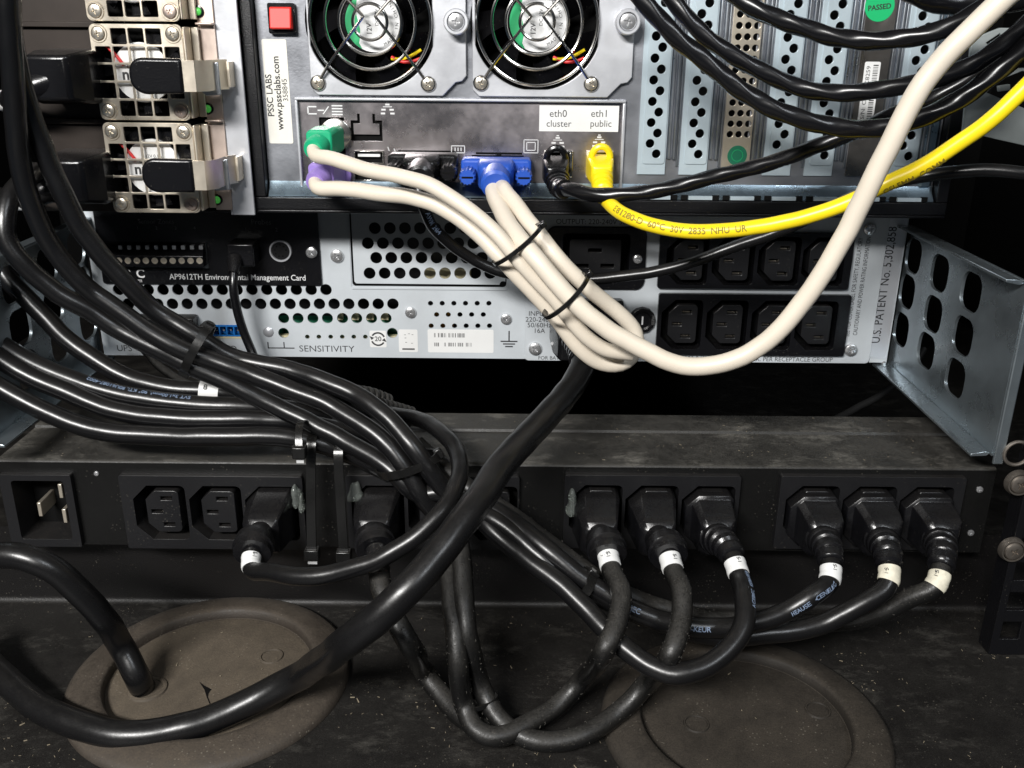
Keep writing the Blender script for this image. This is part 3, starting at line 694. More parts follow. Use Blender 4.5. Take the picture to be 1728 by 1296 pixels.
# fan modules
def fan_module(c, pr_, x0, x1, zb, chright, first):
    fm = fin('fan_module', plate([(x0, zb+3), (x0+3, zb), (x1-11, zb), (x1-5, zb+6), (x1-2, zb+6.6), (x1, zb+9), (x1, TOP-6), (x0, TOP-6)], [fanhole(c)], SY-2.6, 1.4), 'fanplate', srv, bevel=.35)
    bm = bmesh.new()
    for R in (27, 20.3, 14, 7.6): ring(bm, (c[0], SY-4.8-(.5 if R < 20 else 0), c[1]), (0, 1, 0), R, .75, 64, 8)
    for s in (-1, 1):
        sweep(bm, smoothpath([(c[0]+s*24.6, SY-3.4, c[1]-25.6), (c[0]+s*20, SY-5.6, c[1]-19), (c[0]+s*3.2, SY-6.6, c[1]+1.5)], 2)+smoothpath([(c[0]+s*2.7, SY-6.6, c[1]+2.2), (c[0]+s*3.4, SY-6.6, c[1]+3), (c[0]+s*21, SY-5.6, c[1]+21), (c[0]+s*25, SY-3.4, c[1]+25)], 2), .68, 8)
    fin('fan_guard', bm, 'wire', fm)
    for s in (-1, 1):
        for sz in (-1, 1):
            bm = bmesh.new(); ring(bm, (c[0]+s*25.2, SY-3.2, c[1]+sz*26.3), (0, 1, 0), 3, .6, 24, 6); fin('guard_eye', bm, 'wire', fm)
            screw(c[0]+s*25.2, c[1]+sz*26.3, SY-3.2, 2.9, fm, 'screwgold', rot=random.random()*3)
    bm = bmesh.new(); lathe(bm, (c[0], SY, c[1]), (0, 1, 0), [(29.8, 0), (29.8, 22), (0, 22)], 40); fin('fan_housing', bm, 'void', fm)
    bm = bmesh.new(); n = 7
    for k in range(n):
        a0 = 2*math.pi*k/n+.3; secs = []
        for j in range(6):
            r = 13+j*2.9; a = a0+.05*j; q = []
            for t_, yy in ((-.24, 15), (0, 11), (.24, 7)):
                q.append((c[0]+r*math.cos(a+t_), SY+yy-2, c[1]+r*math.sin(a+t_)))
            secs.append([V(q[0]), V(q[1]), V(q[2]), V(q[2])+V((0, .8, 0)), V(q[1])+V((0, .8, 0)), V(q[0])+V((0, .8, 0))])
        loft(bm, secs)
    fin('fan_blades', bm, 'blackplastic', fm)
    bm = bmesh.new(); lathe(bm, (c[0], SY+3, c[1]), (0, -1, 0), [(14.6, -10), (14.6, -1), (14, 0), (0, 0)], 40); fin('hub', bm, 'blackplastic', fm)
    bm = bmesh.new(); lathe(bm, (c[0]+.6, SY+2.9, c[1]), (0, -1, 0), [(12.9, 0), (12.9, .15), (0, .15)], 40); hb = fin('hub_sticker', bm, 'greysticker', fm, smooth=0)
    bm = bmesh.new(); bmr = [(c[0]+.6+12.95*math.cos(math.radians(a)), c[1]+12.95*math.sin(math.radians(a))) for a in range(112, 249, 6)]+[(c[0]-6.5+.8*math.sin(k), c[1]-9+k*3) for k in range(0, 7)]
    prism(bm, bmr, SY+2.68, SY+2.74); fin('green_patch', bm, 'fangreen', hb, smooth=0)
    ml = [('12V', 3.2, c[0]-1.5, c[1]-3, SY+2.66, dict(rot=math.pi/2, bold=.04)), ('DC 12V', 2.2, c[0]+2, c[1]+2, SY+2.66, dict(rot=math.pi/2))]
    for k, ch in enumerate('MADE IN CHINA'):
        a = math.radians(-62+k*9.5); ml.append((ch, 2.1, c[0]+.6+10.6*math.cos(a), c[1]+10.6*math.sin(a), SY+2.66, dict(rot=a+math.pi/2)))
    texts('hub_lettering', ml, 'greyink', hb)
    for mm, dz in (('redwire', 0), ('yellow', 1.8)):
        bm = bmesh.new(); sweep(bm, smoothpath([(c[0]+8, SY+4, c[1]-15-dz*.4), (c[0]+14, SY+1, c[1]-18+dz), (c[0]+22, SY+1, c[1]-15.2+dz*2)]), .75, 8); fin('fan_wire', bm, mm, fm)
    c2 = XZ(*pr_, SY-3); bm = bmesh.new()
    lathe(bm, (c2[0], SY-2.6, c2[1]), (0, -1, 0), [(5.1, 0), (5.1, 3.5), (5.6, 3.6), (5.6, 7.4), (5.1, 7.9), (4.1, 7.9), (3.9, 7.2)], 36)
    th = fin('thumbscrew', bm, 'fanplate', fm); screw(c2[0], c2[1], SY-9.6, 3.7, th, 'screw', h=1.0, rot=.2)
zb = sv(650, 160)[1]-.2
fan_module(f1, (771, 37), P(522, 100, SY-2).x, P(787, 100, SY-2).x, zb, 1, True)
fan_module(f2, (1057, 37), P(797, 100, SY-2).x, P(1068, 100, SY-2).x, zb, 1, False)
# power switch and address sticker
r = rect(453, 5, 499, 57, SY-2); bm = bmesh.new(); prism(bm, rrect(*r, .8), SY-3.5, SY); sw = fin('rocker_switch', bm, 'blackplastic', srv, bevel=.6)
r = rect(455, 11, 493, 50, SY-5); bm = bmesh.new(); loft(bm, [[(r[0], SY-3.5, r[2]), (r[1], SY-3.5, r[2]), (r[1], SY-3.5, r[3]), (r[0], SY-3.5, r[3])], [(r[0], SY-6.8, r[2]+.4), (r[1]-.5, SY-6.8, r[2]+.4), (r[1]-.5, SY-5, r[3]-.4), (r[0], SY-5, r[3]-.4)]])
fin('rocker', bm, 'redbtn', sw, bevel=.5)
r = rect(448, 66, 489, 242, SY); st = sticker('address_sticker', (r[0], r[1], r[2], r[3]), SY-.05, srv, 'cream', .8)
zc_ = (r[2]+r[3])/2; W_ = r[1]-r[0]
texts('sticker_lettering', [('PSSC LABS', 4.1, r[0]+2.0, zc_-1.5, SY-.2, dict(rot=math.pi/2, bold=.06)), ('www.pssclabs.com', 4.3, r[0]+W_*.52, zc_-.5, SY-.2, dict(rot=math.pi/2, bold=.08)), ('358845', 3.4, r[0]+W_*.82, zc_+1, SY-.2, dict(rot=math.pi/2))], 'ink', st)
# I/O shield
shY = SY+1.0
bm = bmesh.new(); 
for (a, b, c_, d) in ((io[0], io[1], io[3]-1.3, io[3]), (io[0], io[1], io[2], io[2]+1.3), (io[0], io[0]+1.3, io[2]+1.4, io[3]-1.4), (io[1]-1.5, io[1], io[2]+1.4, io[3]-1.4)):
    box(bm, a, b, SY-1.6, SY+1, c_, d)
def sp(px, py): return XZ(px, py, shY)
hs = []
knock = rect(592, 192, 645, 238, shY)
prs = {'ps': rect(540, 198, 582, 262, shY), 'ps_lower': rect(540, 268, 582, 318, shY), 'usb1': rect(598, 254, 648, 276, shY), 'usb2': rect(598, 282, 648, 305, shY), 'db': rect(672, 254, 768, 300, shY), 'vga': rect(796, 262, 884, 305, shY),
       'e0': rect(918, 254, 966, 300, shY), 'e1': rect(989, 254, 1034, 300, shY)}
for k, r in prs.items(): hs.append(rrect(*r, .5))
k = knock
hs.append([(k[0], k[2]), (k[1], k[2]), (k[1], k[3]-3), (k[1]-3.2, k[3]-3), (k[1]-3.2, k[3]), (k[1]-4.4, k[3]), (k[1]-4.4, k[3]-4.4), (k[1]-1.3, k[3]-4.4), (k[1]-1.3, k[2]+3), (k[0]+1.3, k[2]+3), (k[0]+1.3, k[3]-4.4), (k[0]+4.4, k[3]-4.4), (k[0]+4.4, k[3]), (k[0]+3.2, k[3]), (k[0]+3.2, k[3]-3), (k[0], k[3]-3)])
io_ = fin('port_panel', plate(rrect(io[0]+1.3, io[1]-1.5, io[2]+1.3, io[3]-1.3), hs, shY, .8), 'iochrome', srv, bevel=.2)
fin('panel_rim', bm, 'fanplate', io_, bevel=.4)
bm = bmesh.new(); box(bm, io[0], io[1], shY+1.6, shY+30, io[2], io[3]); fin('port_backing', bm, 'void', io_, smooth=0)
for nm in ('usb1', 'usb2'):
    r = prs[nm]; bm = bmesh.new()
    for a, b, c_, d in ((r[0], r[1], r[3]-.6, r[3]), (r[0], r[1], r[2], r[2]+.6), (r[0], r[0]+.6, r[2]+.6, r[3]-.6), (r[1]-.6, r[1], r[2]+.6, r[3]-.6)): box(bm, a, b, shY-1.4, shY+1.2, c_, d)
    us = fin('usb_port', bm, 'chrome', io_, bevel=.1); bm = bmesh.new(); box(bm, r[0]+1.8, r[1]-1.8, shY-.6, shY+1.4, r[3]-2.8, r[3]-1.6); fin('tongue', bm, 'white', us)
for nm in ('e0', 'e1'):
    r = prs[nm]; bm = bmesh.new()
    for a, b, c_, d in ((r[0], r[1], r[3]-.8, r[3]), (r[0], r[1], r[2], r[2]+.8), (r[0], r[0]+1.5, r[2]+.8, r[3]-.8), (r[1]-1.5, r[1], r[2]+.8, r[3]-.8)): box(bm, a, b, shY-1.6, shY+1.2, c_, d)
    box(bm, r[0]+1, r[0]+2, shY-1.9, shY-1.6, r[2]+4, r[3]-3)
    fin('network_port', bm, 'chrome' if nm == 'e0' else 'gold', io_, bevel=.15)
for nm in ('ps', 'ps_lower'):
    r = prs[nm]; bm = bmesh.new(); lathe(bm, ((r[0]+r[1])/2+2, shY+1.2, (r[2]+r[3])/2+(1 if nm == 'ps' else 0)), (0, -1, 0), [(7.4, 0), (7.4, 4.6), (6.6, 5), (0, 5)], 28); fin('keyboard_port', bm, 'chrome' if nm == 'ps' else 'purple', io_)
# printed icons on the shield
bm = bmesh.new(); Yi = shY-.05
def bar(cx, cz, w, h, rot=0):
    ca, sa = math.cos(rot), math.sin(rot); pts = [(cx+x*ca-z*sa, cz+x*sa+z*ca) for x, z in ((-w/2, -h/2), (w/2, -h/2), (w/2, h/2), (-w/2, h/2))]
    prism(bm, pts, Yi-.06, Yi)
def neticon(px, py):
    c = sp(px, py)
    for dx, dz in ((0, 2), (-1.9, -.3), (1.9, -.3), (-2.2, -2), (2.2, -2)): bar(c[0]+dx, c[1]+dz, 2.0, .8)
    bar(c[0], c[1]+1, 4.2, .35); bar(c[0], c[1]+3, 1.2, .5)
neticon(654, 184); neticon(941, 240); neticon(1011, 239)
c = sp(527, 186); 
for dx, dz, w_, h_, r_ in ((0, 1.6, 4, .6, 0), (0, -1.6, 4, .6, 0), (-2, 0, .6, 3, 0), (4, 0, 3, .6, 0)): bar(c[0]+dx, c[1]+dz, w_, h_, r_)
c = sp(550, 186); bar(c[0], c[1], 4.4, .5, .9)
c = sp(569, 186)
for k in range(4): bar(c[0], c[1]+2-k*1.3, 5, .6)
c = sp(773, 252)
for dx, dz, w_, h_ in ((0, 1.6, 6.5, .35), (0, -1.6, 6.5, .35), (-3.1, 0, .35, 3.2), (3.1, 0, .35, 3.2), (-1.4, 0, .4, 1.6), (0, 0, .4, 1.6), (1.4, 0, .4, 1.6)): bar(c[0]+dx, c[1]+dz, w_, h_)
c = sp(896, 247)
for q in (3.3, 2.0):
    for dx, dz, w_, h_ in ((0, q*.9, q*2, .35), (0, -q*.9, q*2, .35), (-q, 0, .35, q*1.8), (q, 0, .35, q*1.8)): bar(c[0]+dx, c[1]+dz, w_, h_)
c = sp(661, 253); bar(c[0]-1.5, c[1]+.5, 2, .4, 1.9); bar(c[0]+1.5, c[1]-.5, 2.4, .4, 1.9); bar(c[0], c[1]-3, 1.6, .4, -.8)
fin('port_icons', bm, 'whiteink', io_, smooth=0)
bm = bmesh.new(); c = sp(842, 259); box(bm, c[0]-11, c[0]+11, shY-.1, shY-.02, c[1]-.5, c[1]+.5); box(bm, c[0]-1.2, c[0]+1.2, shY-.1, shY-.02, c[1]-1.5, c[1]-.55); fin('key_slot', bm, 'void', io_, smooth=0)
r = rect(910, 178, 1044, 222, shY); st = sticker('network_sticker', r, shY-.05, io_, 'white', .2)
texts('network_lettering', [('eth0', 4.6, sp(942, 192)[0], sp(942, 192)[1], shY-.2), ('cluster', 4.3, sp(943, 209)[0], sp(943, 209)[1], shY-.2), ('eth1', 4.6, sp(1012, 192)[0], sp(1012, 192)[1], shY-.2), ('public', 4.3, sp(1014, 209)[0], sp(1014, 209)[1], shY-.2)], 'greyink', st)
# side strip beside the supplies
bm = bmesh.new(); xs0 = P(393, 358, -46).x; xs1 = P(430, 358, -46).x; box(bm, xs0, xs1, -46, -44.5, sz0-.5, TOP); box(bm, xs0-1, xs0, -46, -20, sz0-.5, TOP)
fin('side_strip', bm, 'fanplate', srv, bevel=.3)
c = XZ(400, 291, -46); screw(c[0], c[1], -46, 3.2, srv, 'screwgold', h=3)

# ================================================================== POWER SUPPLIES
def psu(dz, label, full=True):
    """built for the lowest supply, moved up by dz"""
    Yf = -58
    g = [XZ(183, 290, Yf)[0], XZ(183, 290, Yf)[0]+40, XZ(260, 359, Yf)[1], XZ(260, 359, Yf)[1]+40]
    t = thing('power_supply', label, 'power supply', (g[0]+20, -20, g[2]), 'power supplies stacked left of the server')
    cx, cz = (g[0]+g[1])/2, (g[2]+g[3])/2; hs = []
    for j in range(5):
        for i in range(5):
            if j in (0, 4) and i in (0, 4): continue
            x = cx+(i-2)*7.5; z = cz+(j-2)*7.5; hs.append(rrect(x-3.25, x+3.25, z-3.25, z+3.25, .5, 2))
    gr = fin('fan_grille', plate(rrect(*g, 2.5), hs, Yf, 1.2), 'gold', t, bevel=.3)
    for sx in (-1, 1):
        for sz in (-1, 1):
            bm = bmesh.new(); x, z = cx+sx*16, cz+sz*16; lathe(bm, (x, Yf, z), (0, -1, 0), [(3.9, 0), (3.6, .5), (3.1, .5)], 24); fin('screw_dimple', bm, 'gold', gr)
            screw(x, z, Yf, 2.9, gr, 'screwgold' if not (sx > 0 and sz < 0) else 'pink', rot=random.random()*3, h=1.3)
    bm = bmesh.new()
    box(bm, g[0]+.5, g[1]-.5, Yf+12, Yf+14, g[2]+.5, g[3]-.5); box(bm, g[0]+.2, g[0]+1, Yf+1.3, Yf+12, g[2]+1, g[3]-1)
    fin('fan_frame', bm, 'void', t, smooth=0)
    bm = bmesh.new(); 
    for k in range(7):
        a = 2*math.pi*k/7; prism(bm, [(cx+8*math.cos(a), cz+8*math.sin(a)), (cx+18*math.cos(a+.1), cz+18*math.sin(a+.1)), (cx+18*math.cos(a+.55), cz+18*math.sin(a+.55)), (cx+8*math.cos(a+.5), cz+8*math.sin(a+.5))], Yf+5, Yf+6)
    fin('fan_blades', bm, 'blackplastic', t, smooth=0)
    bm = bmesh.new(); lathe(bm, (cx-.5, Yf+3.4, cz), (0, -1, 0), [(12.6, -2), (12.6, 0), (0, 0)], 36); h = fin('fan_hub', bm, 'white', t, smooth=0)
    texts('hub_lettering', [('nr', 6.5, cx-6.5, cz-1, Yf+3.35, dict(bold=.2)), ('12V 0.1A', 2.0, cx, cz+5, Yf+3.35), ('DC', 2.4, cx-5, cz+2.8, Yf+3.35)], 'ink', h)
    bm = bmesh.new(); sweep(bm, smoothpath([(g[0]+2, Yf+3, g[3]-6), (cx-11, Yf+2.5, cz+8), (cx-8, Yf+3, cz+3)]), .7, 8); fin('fan_wire', bm, 'redwire', t)
    # side flange and tray face
    bm = bmesh.new(); box(bm, g[1]+.1, g[1]+1.2, Yf, -42, g[2]+1, g[3]-1); box(bm, g[1]+1.3, g[1]+4.5, -50, -48.8, g[2]+1, g[3]-1); fin('flange', bm, 'gold', t, bevel=.4)
    tx0, tx1 = g[1]+3.5, XZ(391, 340, -47)[0]
    bm = bmesh.new(); box(bm, tx0, tx1, -47, -46, g[2]-.5, g[3]+.5); box(bm, tx0, tx1, -50.5, -46, g[3]-.2, g[3]+.9); fin('tray_face', bm, 'pink', t, bevel=.4)
    c = XZ(366.5, 337, -47); bm = bmesh.new(); lathe(bm, (c[0], -47, c[1]), (0, -1, 0), [(2.6, 0), (2.6, .6), (1.8, .8), (1.7, .3)], 20); fin('indicator_bezel', bm, 'blackplastic', t)
    bm = bmesh.new(); lathe(bm, (c[0], -47.2, c[1]), (0, -1, 0), [(1.7, 0), (1.6, .9), (1, 1.5), (0, 1.7)], 16); fin('indicator_led', bm, 'led', t)
    if full:
        Yh = -76
        a = rect(241, 267, 328, 325, Yh); zc2 = (a[2]+a[3])/2; hz = (a[3]-a[2])/2
        out = [(a[1], a[2]+.5)]+[(a[0]+7+7*math.cos(math.radians(q)), a[2]+6.5+6.5*math.sin(math.radians(q))) for q in range(270, 179, -15)]+[(a[0]+6+6*math.cos(math.radians(q)), a[3]-6+6*math.sin(math.radians(q))) for q in range(180, 89, -15)]+[(a[1], a[3]-.3)]
        bm = bmesh.new(); prism(bm, out, Yh-1.7, Yh+1.7); hd = fin('handle_grip', bm, 'blackplastic', t, bevel=1.3, seg=3)
        bm = bmesh.new()
        loft(bm, [[(x, y, a[2]+1.2), (x, y, a[3]-1.0), (x, y+1.3, a[3]-1.0), (x, y+1.3, a[2]+1.2)] for x, y in ((a[1]-2, Yh-.6), (a[1]+5, Yh-.6), (a[1]+8.5, Yh+5), (a[1]+9, -60), (a[1]+12, -54))])
        box(bm, a[1]+11.5, a[1]+13, -54, -46, a[2]+2, a[3]-2)
        fin('handle_stem', bm, 'gold', t, bevel=.4)
        b = rect(354, 268, 386, 326, -62); bm = bmesh.new()
        prism(bm, [(b[0], b[2]+3), (b[0]+2, b[2]+1), (b[1], b[2]+1.5), (b[1], b[3]), (b[1]-4, b[3]-1), (b[0]+1, b[3]-3.5)], -62, -60.8); box(bm, b[0]+2, b[0]+3, -60.8, -46, b[2]+3, b[3]-5)
        fin('release_latch', bm, 'zinc', t, bevel=.3)
    # dark left part of the face and body
    bm = bmesh.new(); box(bm, sx0+2, g[0]-.4, -48, -46.5, g[2]-1.5, g[3]-2); box(bm, sx0+2, g[0]-.4, -50.5, -46.5, g[3]-1.6, g[3]+.8); fin('side_face', bm, 'brown', t, bevel=.3)
    bm = bmesh.new(); box(bm, sx0+2, tx1, -43, 0, g[2]-1.5, g[3]+1.5); fin('body', bm, 'void', t, smooth=0)
    if dz:
        t.location.z += dz*S
    return t, g
psu(0, 'lowest power supply with black handle, just above the management card')
PITCHZ = P(165, 61.6, -58).z-P(186, 227, -58).z
psu(PITCHZ, 'middle power supply with black handle, with another one above and below it')
psu(PITCHZ*2, 'topmost power supply, cut by the upper edge of the photo with no handle in view', full=False)
# their inlet plugs
def sideplug(c, label, ex):
    t = thing('power_plug', label, 'power plug', c, 'plugs in the power supplies')
    x, y, z = c; bm = bmesh.new()
    loft(bm, [[(x-a*.9+dx, yy, z-b), (x+a+dx, yy, z-b), (x+a+dx, yy, z+b), (x-a*.9+dx, yy, z+b)] for dx, yy, a, b in ((0, -48.5, 13, 11.5), (0, -66, 12.5, 11), (-3, -74, 9, 9))])
    fin('plug_body', bm, 'plugblack', t, bevel=1.5, seg=3)
    pth = smoothpath([(x-5, -68, z-2), (x-14, -72, z-5), (x-22, -70, z-9), (x-34, -60, z-10), (x-60, -55, z-6)])
    bm = bmesh.new(); sweep(bm, pth[:8], lambda s, i: 6.8-.12*s, 16); fin('strain_relief', bm, 'plugblack', t)
    bm = bmesh.new(); sweep(bm, pth, 4.2, 16); fin('cord', bm, 'cable', t)
    bm = bmesh.new(); sweep(bm, pth[8:11], 4.5, 16); fin('label_wrap', bm, 'white', t)
sideplug((P(112, 130, -62).x, -50, P(112, 130, -62).z), 'square black power plug left of the middle power supply', 0)
sideplug((P(137, 300, -62).x, -50, P(137, 300, -62).z), 'square black power plug left of the lowest power supply', 0)

# ================================================================== PDU
PY = -99
pz1 = P(850, 783, PY).z; pz0 = P(850, 925, PY).z; pzx0, pzx1 = -236, P(1668, 860, PY).x
pdu = thing('power_strip', 'black rack power strip with four outlet blocks, dusty top, below the grey unit', 'power strip', (0, -70, pz0))
pblk = [rect(212, 799, 516, 921, PY), rect(588, 799, 876, 921, PY), rect(951, 798, 1243, 921, PY), rect(1309, 800, 1616, 922, PY)]
pcen = [(271, 365, 459), (638, 733, 829), (1005, 1099, 1194), (1369, 1465, 1561)]
inl = rect(14, 797, 133, 917, PY)
hs = [rrect(r[0]+1, r[1]-1, r[2]+1, r[3]-1) for r in pblk+[inl]]
yb = P(900, 701, 0); 
ybk = CAM.y+(CAM.z-pz1)/math.tan(math.atan2(-ray(1000, 703).z, ray(1000, 703).y))
fin('front_panel', plate(rrect(pzx0, pzx1, pz0, pz1-1.6), hs, PY, 1.2), 'pdu', pdu)
bm = bmesh.new()      # top cover with a rolled front edge and a seam step
prof = [(PY, pz1-1.6)]+[(PY+1.9-1.9*math.cos(math.radians(a)), pz1-1.6+1.6*math.sin(math.radians(a))) for a in (12, 22, 32, 42, 52, 62, 72, 82)]+[(PY+2.2, pz1), (-62, pz1), (-61.4, pz1+1.2), (ybk, pz1+1.2), (ybk, pz1-3), (PY+1.3, pz1-3)]
loft(bm, [[(x, y, z) for y, z in prof] for x in (pzx0, pzx1)])
for f in bm.faces:
    q = f.calc_center_median()
    if q.y < PY+2.2 and q.z > pz1-2 and len(f.verts) == 4: f.material_index = 1
fin('top_cover', bm, 'pdu', pdu, smooth=50, mats=['pdu', 'edge'])
bm = bmesh.new(); box(bm, pzx0, pzx1, PY+1.3, ybk, pz0, pz0+1.2); box(bm, pzx0, pzx1, ybk-1.2, ybk, pz0+1.3, pz1-3.2); box(bm, pzx0+.2, pzx1-.2, PY+16, PY+17, pz0+1.3, pz1-3.2); box(bm, pzx1-1.2, pzx1, PY+1.3, ybk-1.4, pz0+1.3, pz1-3.2)
fin('case', bm, 'pdu', pdu, smooth=0)
for i, (r, cs) in enumerate(zip(pblk, pcen)):
    outlet_block('outlet_block', r, PY-3, [P(x, 858, PY-3).x for x in cs], pdu, 24.3, 28, m='pdublock', bev=.8)
# C20 inlet
r = inl; o_ = rect(29, 810, 116, 908, PY-2)
fi = fin('inlet_socket', plate(rrect(*r, .8), [rrect(*o_, 1.5)], PY-3, 17), 'pdublock', pdu, bevel=.7, seg=3)
bm = bmesh.new(); box(bm, r[0]+.5, r[1]-.5, PY+14.6, PY+15.6, r[2]+.5, r[3]-.5); fin('inlet_back', bm, 'void', fi, smooth=0)
for px, py in ((66, 861), (101, 830), (108, 872)):
    c = XZ(px, py, PY); bm = bmesh.new(); box(bm, c[0]-.9, c[0]+.9, PY+.5, PY+14.6, c[1]-3.6, c[1]+3.6); fin('blade', bm, 'gold', fi, bevel=.3)
for px, py, rr in ((163, 799, 1.2), (1653, 826, 1.6), (1638, 899, 1.6)):
    c = XZ(px, py, PY); screw(c[0], c[1], PY-.05, rr, pdu, 'screw', h=.7)

# ---------------- rails and brackets
def rail_bracket(side, label, m):
    X = {1: P(1513, 480, 0).x+3, -1: UX0-4}[side]
    def pp(px, py):  # pixel on the side plane of the right bracket -> (y, z)
        q = PXX(px, py, P(1513, 480, 0).x+3); return (q.y, q.z)
    yN = -119; yF = 3
    zt = P(1540, 388, 0).z+2; zb = P(1490, 611, 0).z-2; 
    t = thing('rail_bracket', label, 'bracket', (X, (yN+yF)/2, zb), 'zinc mounting brackets beside the grey unit')
    hs = []
    cols = [pp(1545, 432), pp(1586, 462), pp(1639, 495)]
    hpx = [((1541, 432), (1530, 492), (1520, 556)), ((1585, 461), (1574, 530), (1562, 592)), ((1638, 493), (1624, 567), (1611, 638))]
    for col in hpx:
        for (px, py) in col:
            y, z = pp(px, py); hs.append(rrect(y-9.6, y+9.6, z-8.8, z+8.8, 6.2))
    cu = plate(rrect(yN, yF, zb, zt, 1), hs, 0, 1.5)      # outline in (y,z) as XZ, then rotate onto the YZ plane
    cu.transform(Matrix(((0, 1, 0, X), (1, 0, 0, 0), (0, 0, 1, 0), (0, 0, 0, 1))))
    fin('bracket_web', join([cu]), m, t, bevel=.55)
    s = side; bm = bmesh.new()
    loft(bm, [[(X, y, zt-1), (X-s*1.5, y, zt+.6), (X-s*8, y, zt+.9), (X-s*8, y, zt-.4), (X-s*2.2, y, zt-1.6)] for y in (yN+2, yF)])
    fin('upper_flange', bm, m, t, bevel=.3)
    bm = bmesh.new(); loft(bm, [[(X, y, zb+1), (X-s*1.5, y, zb-.6), (X-s*8.5, y, zb-.9), (X-s*8.5, y, zb+.4), (X-s*2.2, y, zb+1.6)] for y in (yN+2, yF)])
    fin('lower_flange', bm, m, t, bevel=.3)
    bm = bmesh.new(); box(bm, min(X, X+s*4.5), max(X, X+s*4.5), yN-1.5, yN, zb-3, zt-1) ; fin('front_flange', bm, m, t, bevel=.6)
rail_bracket(1, 'galvanised rail bracket with nine rounded windows at the right of the grey unit', 'bracket')
rail_bracket(-1, 'galvanised rail bracket in shadow behind the cables at the left', 'bracket')
def rack_rail(x0, x1, label):
    t = thing('rack_rail', label, 'rack rail', ((x0+x1)/2, -118, 0), 'perforated rack rails')
    hs = []; z = 14; k = 0
    while z < 330:
        hs.append(rrect(x0+3.6, x0+12.4, z-4.8, z+4.8, .4)); z += (15.9, 15.9, 12.7)[k % 3]; k += 1
    fin('rail_face', plate([(x0, .5), (x1, .5), (x1, 340), (x0, 340)], hs, -118, 2), 'blackpaint', t, bevel=.2)
    bm = bmesh.new(); box(bm, x0, x0+2, -115.8, -108, .5, 340); fin('rail_side', bm, 'blackpaint', t)
    return t
xr0 = PZ(1650, 1083).x
rr_ = rack_rail(xr0, xr0+32, 'black perforated rack rail at the right edge with dull screws')
for px, py in ((1711, 931), (1722, 818)):
    c = XZ(px, py, -121); bm = bmesh.new(); lathe(bm, (c[0], -118.1, c[1]), (0, -1, 0), [(5.9, 0), (5.9, 1), (5.2, 3), (4.6, 3), (4.5, 2.2)], 32)
    wsh = fin('cup_washer', bm, 'dullscrew', rr_); screw(c[0], c[1], -120.2, 4.2, rr_, 'dullscrew', h=1.8, rot=.5)
bm = bmesh.new(); c = XZ(1722, 770, -124); ring(bm, (c[0], -121, c[1]), (0, 1, 0), 5.4, .8, 30, 8); o = fin('ring_clip', bm, 'dullscrew', rr_)
# grey steel arm at the far upper right
ca = thing('steel_bracket', 'pale grey slotted steel arm behind the cables at the upper right', 'cable arm', tuple(P(1690, 215, -60)))
a0, a1 = XZ(1608, 35, -60), XZ(1800, 95, -60)
def quad(pts): return [XZ(px, py, -60) for px, py in pts]
fin('arm_plate', plate(quad([(1625, 222), (1800, 262), (1800, 212), (1650, 150), (1725, 120), (1800, 130), (1800, 48), (1688, 47), (1640, 66)]), [quad([(1668, 76), (1690, 60), (1688, 56), (1664, 72)]), quad([(1685, 145), (1705, 142), (1706, 152), (1686, 155)])], -60, 2), 'lightgrey', ca, bevel=.3)

# ================================================================== CABLES
def pts3(L):
    out = []
    for q in L:
        if isinstance(q, V): out.append(q)
        elif len(q) == 4: out.append(PZ(q[0], q[1], q[3]))
        else: out.append(P(*q))
    return out
def cord(L, r, m, parent, name='cord', wob=0, twist=0, seg=18):
    pth = jitter(smoothpath(pts3(L))); bm = bmesh.new(); ph = random.random()*6
    sweep(bm, pth, (lambda s, i: r*(1+wob*math.sin(s*.19+ph)+.6*wob*math.sin(s*.43+ph*2))) if wob else r, seg)
    if twist:      # inner pairs telegraph through the jacket as a helix of faint ridges
        k = 0; s_ = 0
        for i in range(len(pth)):
            if i: s_ += (pth[i]-pth[i-1]).length
            ringv = [bm.verts[k+j] for j in range(seg)] if False else None
        bm.verts.ensure_lookup_table(); s_ = 0
        for i in range(len(pth)):
            if i: s_ += (pth[i]-pth[i-1]).length
            for j in range(seg):
                v = bm.verts[i*seg+j]; a = 2*math.pi*j/seg
                v.co = pth[i]+(v.co-pth[i])*(1+twist*math.sin(3*a-s_*.42))
    o = fin(name, bm, m, parent, smooth=60); return o, pth
def dens(pth, step=.45):
    out = []
    for a, b in zip(pth, pth[1:]):
        n = max(1, int((b-a).length/step)); out += [a.lerp(b, k/n) for k in range(n)]
    return out+[pth[-1]]
def jitter(pth, amp=.55, keep=10):
    sd = random.random()*100; out = []; s = 0
    for i, p in enumerate(pth):
        if i: s += (p-pth[i-1]).length
        k = amp*min(1, max(0, (s-keep)/20)); out.append(p+V([k*(mnoise.noise(V((s*.035, sd, c*7.3)))*1.6+mnoise.noise(V((s*.11, sd, c*3.1)))*.5) for c in (1, 2, 3)]))
    return out
def sub(pth, s0, s1):
    out = []; s = 0
    for i in range(len(pth)):
        if i: s += (pth[i]-pth[i-1]).length
        if s0 <= s <= s1: out.append(pth[i])
    return out

